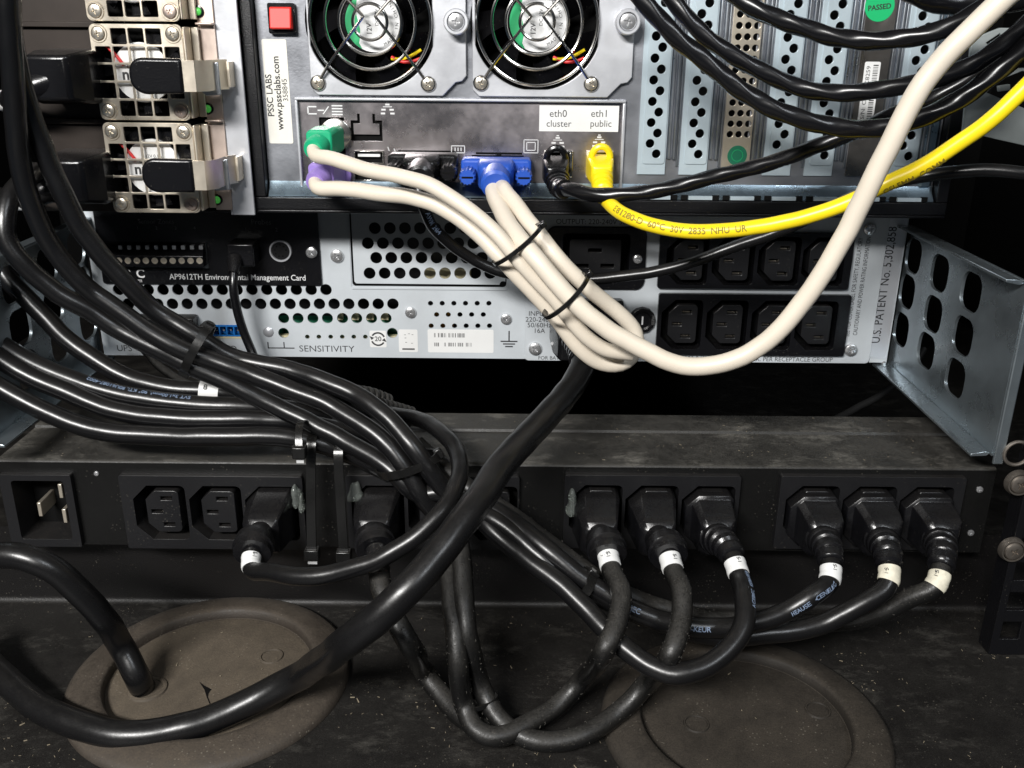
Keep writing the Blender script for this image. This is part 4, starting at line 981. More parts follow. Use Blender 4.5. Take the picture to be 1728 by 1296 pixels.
# ---- power cords with C13 plugs in the strip
def plug_cord(px, style, end, path, label, wrap='white', r=4.2, m='cable', txt=None):
    x = P(px, 858, PY-2).x; z = (pblk[0][2]+pblk[0][3])/2; Y0 = PY-3.2
    t = thing('power_cable', label, 'power cord', (x, Y0, z), 'power cords plugged into the power strip')
    def hexs(yy, a, b, c, dz=0, dx=0):
        return [(x+dx-a, yy, z+dz-b+c), (x+dx-a+c, yy, z+dz-b), (x+dx+a-c*.35, yy, z+dz-b), (x+dx+a, yy, z+dz-b+c*.35), (x+dx+a, yy, z+dz+b-c*.35), (x+dx+a-c*.35, yy, z+dz+b), (x+dx-a+c, yy, z+dz+b), (x+dx-a, yy, z+dz+b-c)]
    bm = bmesh.new()
    if style == 'ribbed':
        loft(bm, [hexs(Y0+8, 11, 12.9, 5.8), hexs(Y0-2.6, 11, 12.9, 5.8), hexs(Y0-3.4, 9.0, 10.9, 2.6, 0, 1), hexs(Y0-13, 8.4, 10.0, 2.4, -.3, 1), hexs(Y0-17, 8.0, 9.2, 2.2, -.6, 1), hexs(Y0-19.5, 6, 6.8, 2, -1, .6)])
    else:
        loft(bm, [hexs(Y0+8, 10.8, 12.6, 5.5), hexs(Y0-2, 10.6, 12.2, 5.2), hexs(Y0-6, 9.9, 11.2, 4.4), hexs(Y0-15, 8.7, 9.6, 3, -.5), hexs(Y0-19, 8.0, 8.6, 2.6, -.9), hexs(Y0-21.5, 6, 6.2, 2, -1.4)])
    fin('plug_body', bm, 'plugblack', t, bevel=1.5, seg=4, smooth=60)
    a = V((x, Y0-16, z-1)); c = P(*end, Y0-41); b = a.lerp(c, .5)+V((0, -2, 2.5))
    d = ((c-b).normalized()+V((0, .25, -.5))).normalized()
    full = smoothpath([a, b, c, c+d*8]+pts3(path))
    L_ = (b-a).length+(c-b).length; full = jitter(full, .7, L_+8)
    bm = bmesh.new()
    if style == 'ribbed':
        sweep(bm, sub(dens(full), 0, L_-1), lambda s, i: 7.7-.085*s-1.15*max(0, min(1, (abs((s % 5.2)-4.3)*-1+1.0)*1.8)), 24)
    else:
        sweep(bm, sub(dens(full), 0, L_+.5), lambda s, i: 6.1+.3*math.cos(s*.2)+(1.7 if s > L_-8 else 0)+(.9 if s > L_-8 and s < L_-3 else 0), 22)
    fin('strain_relief', bm, 'plugblack', t, bevel=0, smooth=40)
    bm = bmesh.new(); sweep(bm, sub(full, L_-6, 1e9), r, 18); fin('cord', bm, m, t, smooth=60)
    bm = bmesh.new(); wq = random.uniform(-.8, 1.2); wp = sub(dens(full, 1), L_+wq*.6, L_+7.4+wq); sweep(bm, wp, lambda s, i: r+.35+.1*math.sin(i*2.1), 20, 0)
    fin('label_wrap', bm, wrap, t, smooth=60)
    if m == 'cabledusty':
        bm = bmesh.new(); st_ = random.getstate(); pts_ = [p for p in full[10:]]
        clumps = [random.randrange(len(pts_)) for _ in range(9)]
        for k in range(560):
            i = random.randrange(1, len(pts_)-1) if k % 2 else min(len(pts_)-2, max(1, int(random.gauss(random.choice(clumps), 4))))
            T = (pts_[i+1]-pts_[i-1]).normalized(); a, b, _ = basis(T); an = random.random()*6.283
            nn = a*math.cos(an)+b*math.sin(an)
            if nn.z < -.35 or nn.y > .6: continue
            p = pts_[i]+nn*(r+.05); dd = (T*random.uniform(-1, 1)+nn.cross(T)*random.uniform(-1, 1)+nn*random.uniform(0, .5)).normalized()*random.uniform(.2, .8); e = nn.cross(dd).normalized()*random.uniform(.08, .22)
            A = [bm.verts.new(q) for q in (p-dd-e, p+dd-e*.4, p+dd+e*.4, p-dd+e)]; top = bm.verts.new(p+nn*random.uniform(.15, .45))
            for j in range(4): bm.faces.new((A[j], A[(j+1) % 4], top))
        fin('lint', bm, 'lintgrey', t, smooth=0, kind='stuff'); random.setstate(st_)
    for tx_ in (txt or []):
        wrap_text(tx_[0], tx_[1], full, r, L_+tx_[2], 'cableink', t, ang=tx_[3], flip=tx_[4], squeeze=tx_[5])
    wrap_text('S-1', 2.0, full, r+.4, L_+2, 'greyink', t, ang=random.uniform(-.6, .5), name='wrap_lettering')
    return t, full
FL = 5
# block 1: smooth plug with a loop sweeping right and up
plug_cord(459, 'smooth', (425, 932), [(450, 965, -158), (500, 972, -165), (570, 966, -168), (640, 943, -168), (705, 903, -165), (752, 855, -158), (776, 805, -140), (772, 765, -120), (742, 728, -100), (700, 707, -80), (650, 695, -66), (600, 690, -60)],
          'power cord with a smooth plug beside amber glue, looping to the right', r=3.7)
# block 2: smooth dusty plug, cord hangs straight down
plug_cord(638, 'smooth', (634, 925), [(642, 985, -162), (660, 1030, -170), (690, 1085, -178), (718, 1132, 0, 16), (745, 1175, 0, 9), (778, 1212, 0, 6), (815, 1232, 0, 5), (850, 1240, 0, 5)],
          'power cord with a dusty smooth plug in the second block, hanging down to the floor', m='cabledusty', wrap='plugblack', r=4.4)
diag = lambda dx, dy, Y: [(1010+dx, 1003+dy, Y), (960+dx, 968+dy, Y), (900+dx, 922+dy, Y), (840+dx, 872+dy, Y), (800+dx*.8, 838+dy, Y)]
plug_cord(1005, 'smooth', (1026, 934), [(1046, 990, -162), (1044, 1045, -176), (1022, 1095, -186), (985, 1140, 0, 22), (940, 1188, 0, 11), (885, 1226, 0, 9), (835, 1245, 0, 8), (800, 1230, 0, 10), (782, 1185, 0, 16), (772, 1120, -176), (766, 1040, -166), (762, 970, -150), (752, 910, -132), (735, 860, -120), (705, 800, -112), (660, 750, -100)],
          'power cord with a smooth plug beside the clear glue blob, third block', m='cabledusty')
plug_cord(1099, 'smooth', (1130, 938), [(1150, 990, -162), (1152, 1050, -176), (1132, 1105, -188), (1095, 1150, 0, 22), (1045, 1200, 0, 10), (985, 1238, 0, 7), (930, 1252, 0, 6), (880, 1243, 0, 7), (838, 1205, 0, 12), (808, 1150, 0, 22), (790, 1080, -172), (783, 1000, -160), (778, 930, -146), (768, 870, -128), (745, 815, -116), (700, 760, -108)],
          'power cord in the middle of the third block, with the longest floor loop', m='cabledusty')
plug_cord(1194, 'ribbed', (1238, 942), [(1258, 1000, -164), (1256, 1055, -176), (1228, 1100, -184), (1180, 1132, -190), (1130, 1138, -190), (1080, 1112, -184), (1040, 1078, -178), (1000, 1040, -170), (950, 993, -160), (890, 945, -150), (830, 893, -138), (790, 855, -128), (750, 830, -122), (705, 835, -122), (680, 812, -122), (650, 785, -118), (606, 758, -112), (560, 731, -106), (500, 703, -102), (436, 672, -100), (350, 630, -100), (300, 606, -100), (250, 580, -100), (197, 552, -100), (150, 523, -102), (111, 502, -104), (69, 472, -106), (35, 440, -108), (8, 405, -108), (5, 365, -106), (14, 330, -100), (36, 306, -92), (60, 290, -80)],
          'power cord with a ribbed plug, third in its block, curving back left under the others', txt=[('ACEBEC  KEMA-KEUR', 2.4, 10, .9, True, .85)])
plug_cord(1369, 'ribbed', (1402, 952), [(1375, 1000, -156), (1320, 1035, -158), (1255, 1054, -160), (1180, 1058, -162), (1110, 1045, -162), (1050, 1020, -160), (1000, 988, -156), (940, 940, -150), (880, 893, -140), (820, 855, -130), (772, 850, -124), (733, 808, -124), (702, 757, -122), (671, 718, -116), (616, 678, -108), (600, 669, -104), (550, 646, -100), (493, 626, -94), (436, 613, -92), (385, 599, -92), (340, 574, -94), (308, 554, -94), (266, 528, -94), (220, 482, -96), (174, 435, -98), (132, 380, -100), (102, 318, -102), (74, 255, -104), (46, 170, -106), (26, 88, -108), (17, 20, -110), (14, -30, -110)],
          'power cord with a ribbed plug and pale blue printing, first in the rightmost block',
          txt=[('HEAUSE   CENELEC', 2.5, 10, .5, True, 1), ('KEMA-KEUR', 2.9, 66, .2, True, 1), ('ACEBEC', 3.1, 96, -.1, True, 1)])
plug_cord(1465, 'ribbed', (1501, 958), [(1455, 1018, -152), (1390, 1052, -152), (1310, 1068, -154), (1230, 1074, -156), (1150, 1062, -158), (1085, 1040, -158), (1030, 1016, -156), (975, 990, -154), (905, 935, -148), (845, 885, -138), (795, 860, -130), (745, 870, -122), (715, 840, -124), (690, 796, -122), (655, 752, -118), (616, 718, -112), (564, 688, -106), (493, 658, -102), (436, 634, -100), (393, 619, -100), (350, 606, -100), (300, 588, -102), (250, 560, -102), (208, 530, -102), (162, 497, -102), (130, 468, -104), (86, 416, -106), (58, 362, -108), (39, 310, -110), (30, 250, -112), (26, 170, -114), (20, 80, -116), (10, -30, -118)],
          'power cord with a ribbed plug and soiled wrap in the middle of the rightmost block', wrap='oldlabel')
plug_cord(1561, 'ribbed', (1587, 963), [(1545, 1005, -146), (1495, 1030, -142), (1440, 1045, -138), (1370, 1052, -136), (1290, 1052, -138), (1210, 1046, -140), (1130, 1030, -142), (1060, 1004, -142), (1000, 970, -140), (930, 920, -134), (870, 875, -126), (810, 838, -118), (760, 800, -110), (700, 750, -100)],
          'power cord with a ribbed plug and soiled wrap, rightmost on the strip', wrap='oldlabel', m='cabledusty')
# ---- thick cable from the grey unit to the lower left
bigc = thing('input_cable', 'thick black cable crossing diagonally from the grey unit down to the lower left floor', 'cable', tuple(P(985, 590, -20)))
_, bp_ = cord([(968, 560, -30), (985, 600, -56), (972, 640, -80), (935, 688, -108), (888, 740, -135), (838, 795, -158), (788, 870, -182), (735, 945, -196), (675, 1005, -205), (600, 1072, -206), (500, 1142, 0, 24), (400, 1195, 0, 11), (300, 1230, 0, 7), (200, 1240, 0, 6.5), (105, 1212, 0, 6.5), (35, 1172, 0, 7), (-20, 1120, 0, 10), (-60, 1060, 0, 20)], 5.9, 'cable', bigc)
bm = bmesh.new(); r = rect(938, 540, 1000, 610, -20); r2 = rect(945, 505, 1050, 600, -6)
box(bm, r2[0], r2[1], -10, -1.8, r2[2], r2[3]); fin('plug_face', bm, 'plugblack', bigc, bevel=1.5)
bm = bmesh.new(); a = P(960, 555, -16); loft(bm, [[(a.x-10, -8, a.z-9), (a.x+12, -8, a.z-9), (a.x+12, -8, a.z+12), (a.x-10, -8, a.z+12)], [(a.x-9, -28, a.z-10), (a.x+9, -28, a.z-10), (a.x+9, -28, a.z+9), (a.x-9, -28, a.z+9)], [(a.x-6, -38, a.z-11), (a.x+8, -38, a.z-11), (a.x+8, -38, a.z+2), (a.x-6, -38, a.z+2)]])
fin('plug_body', bm, 'plugblack', bigc, bevel=2, seg=3)
bm = bmesh.new(); sweep(bm, sub(dens(bp_), 4, 34), lambda s, i: 8.2-.05*s+(.5 if (s % 5) < 2.5 else -.2), 22); fin('strain_relief', bm, 'plugblack', bigc)
# ---- cable into the left grommet
gc = thing('floor_cable', 'thick black cable arching from the left edge down into the brown floor grommet', 'cable', tuple(PZ(245, 1165)))
cord([(-60, 958, -150), (-20, 940, -158), (30, 938, -160), (80, 957, -160), (128, 992, -158), (172, 1040, -154), (208, 1094, -148), (235, 1145, 0, 10), PZ(249, 1172, -25)], 5.4, 'cable', gc)
# ---- cables sweeping in from the left edge over the strip
def leftcable(L, label, r=4.4, m='cable', txt=None):
    t = thing('power_cable', label, 'cable', tuple(P(*L[0])), 'cables entering from the left above the strip')
    o, pth = cord(L, r, m, t)
    for a in (txt or []): wrap_text(a[0], a[1], pth, r, a[2], 'cableink', t, ang=a[3], flip=a[4], squeeze=a[5])
    return t, pth
t, pth = leftcable([(-40, 400, -70), (23, 485, -74), (69, 531, -76), (116, 575, -78), (162, 607, -80), (208, 635, -82), (255, 650, -84), (301, 657, -84), (347, 659, -84), (400, 666, -82), (470, 680, -78), (560, 692, -70)],
           'black cable with a white numbered wrap, uppermost of those from the left edge')
i = min(range(len(pth)), key=lambda k: (pth[k]-P(346, 659, -84)).length); wseg = pth[i-1:i+3]
bm = bmesh.new(); sweep(bm, wseg, 4.7, 20); fin('label_wrap', bm, 'white', t); wrap_text('8', 3.4, wseg, 4.75, 2.0, 'greyink', t, ang=.35, name='wrap_lettering'); wrap_text('2', 3.4, wseg, 4.75, 2.0, 'greyink', t, ang=-.75, name='wrap_lettering')
leftcable([(-60, 540, -86), (0, 580, -88), (46, 607, -90), (93, 631, -92), (162, 655, -94), (231, 672, -95), (301, 680, -95), (393, 686, -94), (470, 690, -90), (560, 700, -82)],
          'black printed cable between the wrapped cable and the two lowest ones', txt=[('SVT 3x1.00mm², 90° KTL 80U61087-4002', 2.5, 62, .75, True, 1.1)])
leftcable([(-60, 560, -94), (0, 606, -96), (46, 633, -98), (116, 665, -100), (185, 689, -101), (255, 703, -102), (347, 708, -102), (420, 708, -101), (500, 714, -98), (580, 730, -92), (640, 745, -86)],
          'second lowest black cable of those entering from the left edge')
leftcable([(-60, 610, -102), (0, 654, -104), (58, 686, -106), (116, 712, -107), (185, 729, -108), (278, 736, -108), (393, 736, -108), (480, 738, -106), (540, 748, -104), (600, 770, -102), (660, 800, -100)],
          'lowest black cable entering from the left edge, just above the strip')
# two ribbed plug tails lying on the strip behind the bundle
for L, lab in (([(600, 668, -60), (625, 672, -55), (652, 682, -50)], 'dusty ribbed plug end behind the cable bundle, the smaller upper one'), ([(640, 690, -66), (668, 697, -60), (692, 704, -56)], 'dusty ribbed plug end behind the cable bundle, lying on the strip edge')):
    bm = bmesh.new(); pth = smoothpath(pts3(L), .6); sweep(bm, pth, lambda s, i: 4.8+(.7 if (s % 3) < 1.6 else -.3), 18)
    o = fin('plug_end', bm, 'cabledusty'); tag(o, lab, 'plug', 'plug ends behind the bundle')

# ---- network cables, upper right
def netc(L, label, r=3.4):
    t = thing('network_cable', label, 'network cable', tuple(P(*L[0])), 'black network cables at the upper right')
    cord(L, r, 'netcable', t, 'jacket', twist=.06, seg=24); return t
netc([(1225, -20, -90), (1250, 0, -92), (1285, 21, -95), (1344, 43, -98), (1403, 61, -102), (1462, 69, -106), (1521, 67, -110), (1580, 54, -114), (1638, 30, -116), (1700, -10, -118)], 'black network cable in the shallow upper arc just below the green PASSED sticker', 3.5)
netc([(1110, -30, -96), (1136, 0, -98), (1168, 42, -100), (1207, 76, -102), (1266, 111, -105), (1325, 138, -108), (1383, 154, -112), (1442, 158, -115), (1501, 152, -118), (1560, 139, -120), (1619, 118, -122), (1678, 86, -124), (1740, 38, -124)], 'black network cable crossing the middle of the barcode sticker', 3.3)
netc([(1058, -30, -104), (1084, 0, -106), (1128, 48, -108), (1176, 94, -110), (1227, 136, -112), (1285, 173, -114), (1344, 199, -116), (1403, 214, -118), (1462, 219, -120), (1521, 210, -122), (1580, 189, -124), (1638, 158, -126), (1697, 114, -128), (1750, 62, -128)], 'black network cable of the lowest and widest arc, under the barcode sticker', 3.5)
netc([(1520, -25, -100), (1568, 0, -100), (1620, 8, -100), (1690, 4, -102), (1760, -10, -104)], 'black network cable skimming the top edge at the right', 4.2)
netc([(1480, 205, -76), (1540, 180, -78), (1590, 150, -82), (1650, 110, -86), (1740, 100, -88)], 'black network cable hidden behind the others at the right edge', 3.3)

def rj(cx, cz, m, t):
    """latched plug with a loop over the latch; returns the neck end"""
    y0 = SY-1; bm = bmesh.new()
    def sec(yy, a, b, dz): return [(cx-a, yy, cz-b+dz), (cx+a, yy, cz-b+dz), (cx+a, yy, cz+b+dz), (cx-a, yy, cz+b+dz)]
    loft(bm, [sec(y0+3, 6, 5.2, 0), sec(y0-6, 6.2, 5.6, 0), sec(y0-13, 5.6, 5.2, -1), sec(y0-18, 4.6, 4.4, -2.4)])
    fin('boot', bm, 'plugblack' if m == 'netcable' else m, t, bevel=1.4, seg=3, smooth=60)
    bm = bmesh.new(); lp = []
    for k in range(24):
        a = 2*math.pi*k/24; lp.append(V((cx+4.3*math.cos(a), y0-8-1.5*math.sin(a), cz+4.6+5.2*math.sin(a))))
    sweep(bm, lp, 1.6, 10, 0, True); fin('latch_guard', bm, m, t)
e0 = thing('ethernet_cable', 'black network cable in the port below the word cluster, running right', 'network cable', tuple(P(937, 280, SY)))
c = sp(938, 284); rj(c[0]-.5, c[1]+1, 'netcable', e0)
a = V((c[0], SY-17, c[1]-2)); _, ep = cord([a, a+V((.5, -7, -4)), P(958, 318, -68), P(1000, 330, -76), (1050, 331, -80), (1110, 322, -82), (1200, 300, -84), (1300, 273, -86), (1400, 241, -88), (1457, 216, -90), (1504, 194, -92), (1580, 165, -94), (1640, 128, -96), (1740, 60, -98)], 3.2, 'netcable', e0, 'jacket', twist=.05, seg=24)
bm = bmesh.new(); sweep(bm, sub(dens(ep), 0, 14), lambda s, i: 5.2-.1*s+(.5 if (s % 3) < 1.6 else -.4), 20); fin('strain_relief', bm, 'netcable', e0)
ye_ = thing('ethernet_cable', 'yellow network cable in the port below the word public', 'network cable', tuple(P(1010, 280, SY)))
c = sp(1010, 282); rj(c[0], c[1]+1, 'yellow', ye_)
a = V((c[0], SY-17, c[1]-2)); _, yp = cord([a, a+V((.3, -8, -6)), P(1030, 346, -80), (1062, 368, -92), (1120, 385, -98), (1200, 388, -102), (1290, 380, -106), (1370, 362, -110), (1440, 337, -114), (1500, 308, -118), (1560, 278, -122), (1620, 240, -126), (1680, 196, -130), (1760, 120, -134)], 3.1, 'yellow', ye_, 'jacket', wob=.004, seg=24)
bm = bmesh.new(); sweep(bm, sub(dens(yp), 0, 14), lambda s, i: 5.0-.08*s+(.35 if (s % 3) < 1.6 else -.3), 20); fin('strain_relief', bm, 'yellow', ye_)
wrap_text('E81280-D  60°C  30V  2835  NHU  UR', 3.5, yp, 3.1, 36, 'orangeink', ye_, ang=.05, flip=False)
wrap_text('CSLFMM  COMM', 3.3, yp, 3.1, 146, 'orangeink', ye_, ang=-.9)

# ---- D-sub plugs
def dsub(c, m, t, w=15.8, knob=9.6):
    cx, cz = c; y0 = SY; bm = bmesh.new()
    def sec(yy, a, b, tr=1.2, dz=0): return [(cx-a+tr, yy, cz-b+dz), (cx+a-tr, yy, cz-b+dz), (cx+a, yy, cz-b+2.5+dz), (cx+a, yy, cz+b-1+dz), (cx+a-1.5, yy, cz+b+dz), (cx-a+1.5, yy, cz+b+dz), (cx-a, yy, cz+b-1+dz), (cx-a, yy, cz-b+2.5+dz)]
    loft(bm, [sec(y0-.2, w, 6.2), sec(y0-10, w, 6.2), sec(y0-11, w-1.2, 5.4)]); 
    fin('plug_shell', bm, m, t, bevel=.7)
    bm = bmesh.new(); loft(bm, [sec(y0-10.5, 8.6, 6.6), sec(y0-19, 8.2, 6.2, dz=-.5), sec(y0-22, 6.2, 5, dz=-1)]); fin('plug_body', bm, m, t, bevel=1.2, seg=3)
    bm = bmesh.new(); lathe(bm, (cx, y0-18, cz-1), (0, -1, -.22), [(7, 0), (7.2, 4), (6.7, 9), (5.4, 10), (0, 10)], 28); fin('neck', bm, m, t)
    for s in (-1, 1):
        bm = bmesh.new(); n = 28; x = cx+s*(w-3.6); rr = lambda k: 3.9 if k % 2 else 3.45
        loft(bm, [[(x+rr(k)*q*math.cos(2*math.pi*k/n), yy, cz-.5+rr(k)*q*math.sin(2*math.pi*k/n)) for k in range(n)] for yy, q in ((y0-10, 1), (y0-22, 1), (y0-23, .85))])
        kn = fin('thumbscrew', bm, m, t, smooth=25)
        bm = bmesh.new(); box(bm, x-2.6, x+2.6, y0-23.2, y0-22.9, cz-.9, cz-.1); fin('driver_slot', bm, 'void', kn)
    return V((cx, y0-24, cz-2.4))
se = thing('serial_cable', 'black ribbed knob plug left of the blue one with a thin cord curving right', 'cable', tuple(P(712, 280, SY)))
c = sp(717, 278); a = dsub(c, 'plugblack', se, 16.2)
_, sp_ = cord([a+V((-1, 6, 1)), a+V((-1, -2, -4)), P(716, 352, -62), (732, 385, -54), (770, 420, -48), (830, 452, -46), (900, 468, -48), (1000, 472, -52), (1080, 463, -56), (1160, 444, -60), (1250, 414, -66), (1330, 384, -72), (1400, 350, -80), (1470, 318, -88), (1540, 299, -96), (1620, 288, -102), (1700, 289, -108), (1780, 300, -112)], 2.7, 'cable', se)
wrap_text('AWM  2464', 3.0, sp_, 2.7, 20, 'cableink', se, ang=.2)

kv = thing('monitor_cable', 'beige cable with blue, green and purple plugs, bundled and looped', 'cable', tuple(P(838, 290, SY)))
c = sp(838, 286); nk = dsub(c, 'blue', kv, 16.4)
def ps2(c, m, L):
    cx, cz = c; bm = bmesh.new()
    def sec(yy, a, b, dx, dz): return [(cx-a+dx, yy, cz-b+1.5+dz), (cx-a+1.5+dx, yy, cz-b+dz), (cx+a-1.5+dx, yy, cz-b+dz), (cx+a+dx, yy, cz-b+1.5+dz), (cx+a+dx, yy, cz+b-1.5+dz), (cx+a-1.5+dx, yy, cz+b+dz), (cx-a+1.5+dx, yy, cz+b+dz), (cx-a+dx, yy, cz+b-1.5+dz)]
    loft(bm, [sec(SY-3, 5.6, 6, 1.5, 0), sec(SY-12, 6, 6.4, 0, 0), sec(SY-20, 5.8, 6, -1.5, -.6)]); fin('ps2_plug', bm, m, kv, bevel=.8)
    bm = bmesh.new(); lathe(bm, (cx-1.5, SY-19, cz-1), (-.25, -1, -.25), [(5.2, 0), (5.2, 5), (4.4, 7), (0, 7)], 24); fin('plug_nose', bm, m, kv)
    return V((cx-3, SY-24, cz-2.4))
n1 = ps2(XZ(552, 236, SY-8), 'green', None); n2 = ps2(XZ(555, 290, SY-8), 'purple', None)
cord([n1, n1+V((1, -5, -2)), P(562, 268, -76), (600, 281, -82), (660, 292, -90), (720, 311, -98), (780, 345, -104), (828, 386, -108), (862, 425, -111), (893, 460, -112), (925, 496, -112), (952, 526, -112), (978, 557, -112), (1003, 580, -112), (1030, 594, -111), (1065, 598, -110)], 3.15, 'beige', kv)
cord([n2, n2+V((1, -5, -2)), P(575, 318, -72), (625, 325, -78), (690, 331, -84), (750, 352, -90), (800, 390, -96), (840, 430, -102), (876, 468, -104), (912, 506, -104), (942, 541, -104), (964, 572, -104), (985, 595, -104), (1008, 611, -103), (1038, 617, -102), (1066, 606, -100), (1078, 580, -98), (1070, 553, -98), (1050, 532, -100), (1021, 509, -102), (991, 485, -104), (958, 453, -104), (928, 418, -102), (900, 384, -96), (872, 350, -84), (852, 324, -72), nk+V((1.8, 5, -1))], 3.4, 'beige', kv)
_, mp = cord([nk+V((-1, 5, 0)), nk+V((-1, -2, -3)), P(840, 345, -76), (864, 384, -98), (894, 425, -114), (925, 462, -118), (960, 499, -120), (1000, 536, -122), (1043, 568, -123), (1086, 591, -124), (1140, 614, -126), (1200, 618, -128), (1262, 596, -130), (1320, 550, -133), (1372, 485, -136), (1418, 410, -139), (1458, 330, -142), (1498, 250, -145), (1543, 165, -148), (1598, 90, -151), (1660, 30, -154), (1740, -40, -158)], 3.85, 'beige', kv)

t = thing('rear_cable', 'thin dark cable curving behind the strip, barely visible under the bracket', 'cable', tuple(P(1480, 680, 60)))
cord([(1400, 712, 30), (1440, 692, 45), (1490, 664, 60), (1530, 635, 75), (1560, 590, 90)], 2.2, 'greysteel', t)

# ---- cable ties
def tie(px, py, Y, dpx, rx, ry, label, head=0, tail=8, wd=1.6, yaw=0):
    """band round a bundle; dpx = (dx,dy) direction of the bundle in the photo, rx across, ry in depth"""
    c = P(px, py, Y); d = (P(px+dpx[0], py+dpx[1], Y)-c).normalized(); n = V((0, -1, 0)); n = (n-d*n.dot(d)).normalized(); s = d.cross(n)
    t = thing('cable_tie', label, 'cable tie', tuple(c), 'black nylon cable ties'); bm = bmesh.new(); N = 48; A = []
    for k in range(N):
        a = 2*math.pi*k/N; q = []
        dirv = (s*rx*math.cos(a)+n*ry*math.sin(a)); ln = dirv.length; u = dirv/ln
        slant = d*(math.cos(a)*yaw)
        for dd, o in ((-wd, 0), (wd, 0), (wd, 1.0), (-wd, 1.0)): q.append(bm.verts.new(c+u*(ln+o)+d*dd+slant))
        A.append(q)
    for k in range(N):
        B, D = A[k], A[(k+1) % N]
        for j in range(4): bm.faces.new((B[j], B[(j+1) % 4], D[(j+1) % 4], D[j]))
    fin('band', bm, 'tie', t, smooth=40)
    h = c+(s*rx*math.cos(head)+n*ry*math.sin(head))*1.08+d*math.cos(head)*yaw; uu = (s*math.cos(head)+n*math.sin(head)).normalized(); vv = d.cross(uu)
    bm = bmesh.new(); mtx = Matrix((d, uu, vv)).transposed()
    bmesh.ops.create_cube(bm, size=1, matrix=Matrix.Translation(h) @ mtx.to_4x4() @ Matrix.Diagonal((wd*2.3+.6, 3.4, 3.2, 1))); fin('tie_head', bm, 'tie', t, bevel=.5)
    if tail:
        bm = bmesh.new(); bmesh.ops.create_cube(bm, size=1, matrix=Matrix.Translation(h+vv*(-tail/2-1.5)) @ mtx.to_4x4() @ Matrix.Diagonal((2.6, 1, tail, 1))); fin('tie_tail', bm, 'tie', t)
tie(873, 412, -105, (42, 52), 12, 11.5, 'black tie on the beige bundle, nearer the blue plug', head=math.pi*.97, tail=0, wd=.85)
tie(955, 498, -112, (44, 44), 12, 12.5, 'black tie on the beige bundle, just before its loop', head=math.pi*.97, tail=0, wd=.9)
tie(334, 588, -98, (70, 38), 11.8, 9, 'black tie around the dusty bundle at the lower left of the management card', head=0.1, tail=0, wd=1.9)
tie(688, 783, -120, (30, 44), 13, 8, 'black tie around the cable bundle where it passes over the strip', head=math.pi*1.05, tail=0, wd=1.8, yaw=-3)
tie(978, 990, -155, (50, 38), 7.5, 8, 'black tie around the diagonal cords below the third outlet block', head=math.pi, tail=0, wd=1.9)
tie(803, 1184, PZ(803, 1184, 15).y, (14, 40), 8.5, 4.2, 'thin black tie around the two hanging cords near the floor', head=math.pi*1.5, tail=0, wd=.9)
def strap(x_px, ytop, ybot, label, Ys, wd=2.6, tilt=0, tailm='tietail'):
    t = thing('cable_tie', label, 'cable tie', tuple(P(x_px, ybot, Ys)), 'black nylon cable ties')
    a = P(x_px-tilt, ytop, Ys+2); b = P(x_px, ybot, Ys-4); bm = bmesh.new()
    dirs = [(a+V((0, 14, -6))), a+V((0, 5, .5)), a, a.lerp(b, .5)+V((0, -1.5, 0)), b]; pth = smoothpath(dirs, 3)
    loft(bm, [[p+V((-wd, -.6, 0)), p+V((wd, -.6, 0)), p+V((wd, .6, 0)), p+V((-wd, .6, 0))] for p in pth]); fin('band', bm, 'tie', t, bevel=.25)
    bm = bmesh.new(); box(bm, b.x-wd-1.3, b.x+wd+1.3, b.y-2.6, b.y+2.4, b.z-5.4, b.z); fin('tie_head', bm, 'tie', t, bevel=.5)
    bm = bmesh.new(); box(bm, b.x-wd, b.x+wd, b.y-.6, b.y+.6, b.z-8, b.z-5.3); fin('tie_tail', bm, tailm, t)
strap(526, 738, 925, 'long black tie hanging over the strip front, the left one with a pale cut tip', -112, 2.1)
strap(580, 752, 928, 'long black tie hanging over the strip front, the right one nearest the dusty plug', -112, 2.1, tilt=9, tailm='tie')
strap(505, 716, 752, 'short black tie hanging from the lowest left cables, above the strip edge', -118, 1.6)

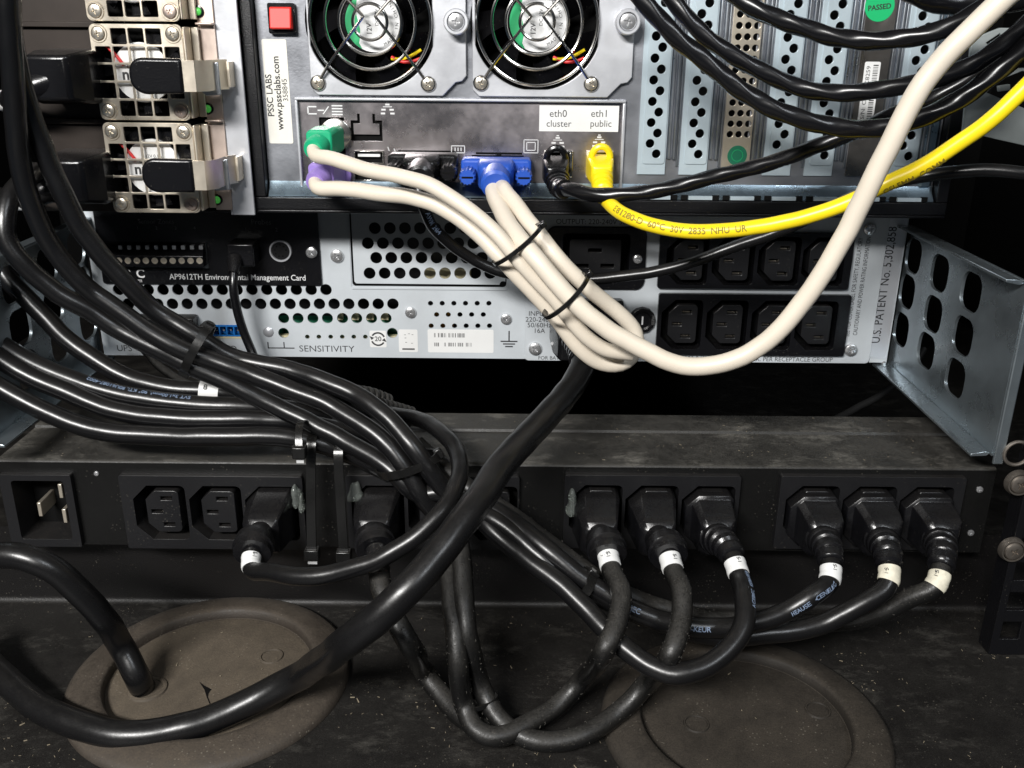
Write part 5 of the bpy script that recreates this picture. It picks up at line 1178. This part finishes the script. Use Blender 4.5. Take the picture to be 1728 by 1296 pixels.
# ---- hot glue
def glue(px, py, Y, sx, sz, label, seed):
    random.seed(seed); c = P(px, py, Y); bm = bmesh.new(); bmesh.ops.create_icosphere(bm, subdivisions=3, radius=1)
    for v in bm.verts:
        q = v.co.copy(); k = 1+.22*math.sin(3.1*q.x+seed)+.18*math.sin(4.3*q.z+seed*2)
        v.co = V((c.x+q.x*sx*k*(1-.25*q.z), c.y+q.y*2.6*k, c.z+q.z*sz*k))
    o = fin('glue_blob', bm, 'glue', smooth=80); tag(o, label, 'glue', 'blobs of hot glue on the outlets')
glue(501, 836, PY-5, 2.4, 5.4, 'amber glue blob right of the leftmost smooth plug', 3)
glue(510, 850, PY-5, 1.9, 4.2, 'small drip of amber glue hanging from the blob at the leftmost plug', 8)
glue(600, 832, PY-4, 3.0, 5.6, 'cloudy glue blob left of the dusty plug in the second block', 5)
glue(966, 850, PY-5, 3.2, 5.8, 'clear glue blob at the left corner of the third outlet block', 2)

# ---- lint and grit
random.seed(11); bm = bmesh.new()
def fleck(p, s, nrm):
    a = random.random()*math.pi; d = V((math.cos(a), math.sin(a), 0))*s*random.uniform(.8, 3.2); e = V((-math.sin(a), math.cos(a), 0))*s*.45
    q = [p-d-e, p+d-e*.5, p+d+e*.5, p-d+e]; top = [v+V((0, 0, s*.6)) for v in q]
    A = [bm.verts.new(v) for v in q]; B = [bm.verts.new(v) for v in top]
    bm.faces.new(B)
    for i in range(4): bm.faces.new((A[i], A[(i+1) % 4], B[(i+1) % 4], B[i]))
for k in range(2400):
    x = random.uniform(-235, 235); y = random.uniform(-270, ye-6); z = .05
    if math.hypot(x+134, y+140) < 63 or math.hypot(x-99, y+168) < 62:
        if random.random() < .55: continue
        z = 2.2 if (math.hypot(x+134, y+140) < 43 or math.hypot(x-99, y+168) < 42) else 4.9
        if z == 4.9: continue
    if mnoise.noise(V((x*.022, y*.03, 3)))*1.6+mnoise.noise(V((x*.09, y*.12, 9)))*.6 < random.uniform(-.35, .9): continue
    fleck(V((x, y, z)), random.uniform(.10, .26) if random.random() < .93 else random.uniform(.3, .55), None)
for k in range(900):
    y = random.uniform(PY+3, ybk-2); x = random.uniform(-235, 205)
    if mnoise.noise(V((x*.03, y*.05, 5))) < random.uniform(-.1, .6): continue
    fleck(V((x, y, pz1+(.02 if y < -62 else 1.22))), random.uniform(.1, .24), None)
fin('dust_flecks', bm, 'dust', kind='stuff', smooth=0)
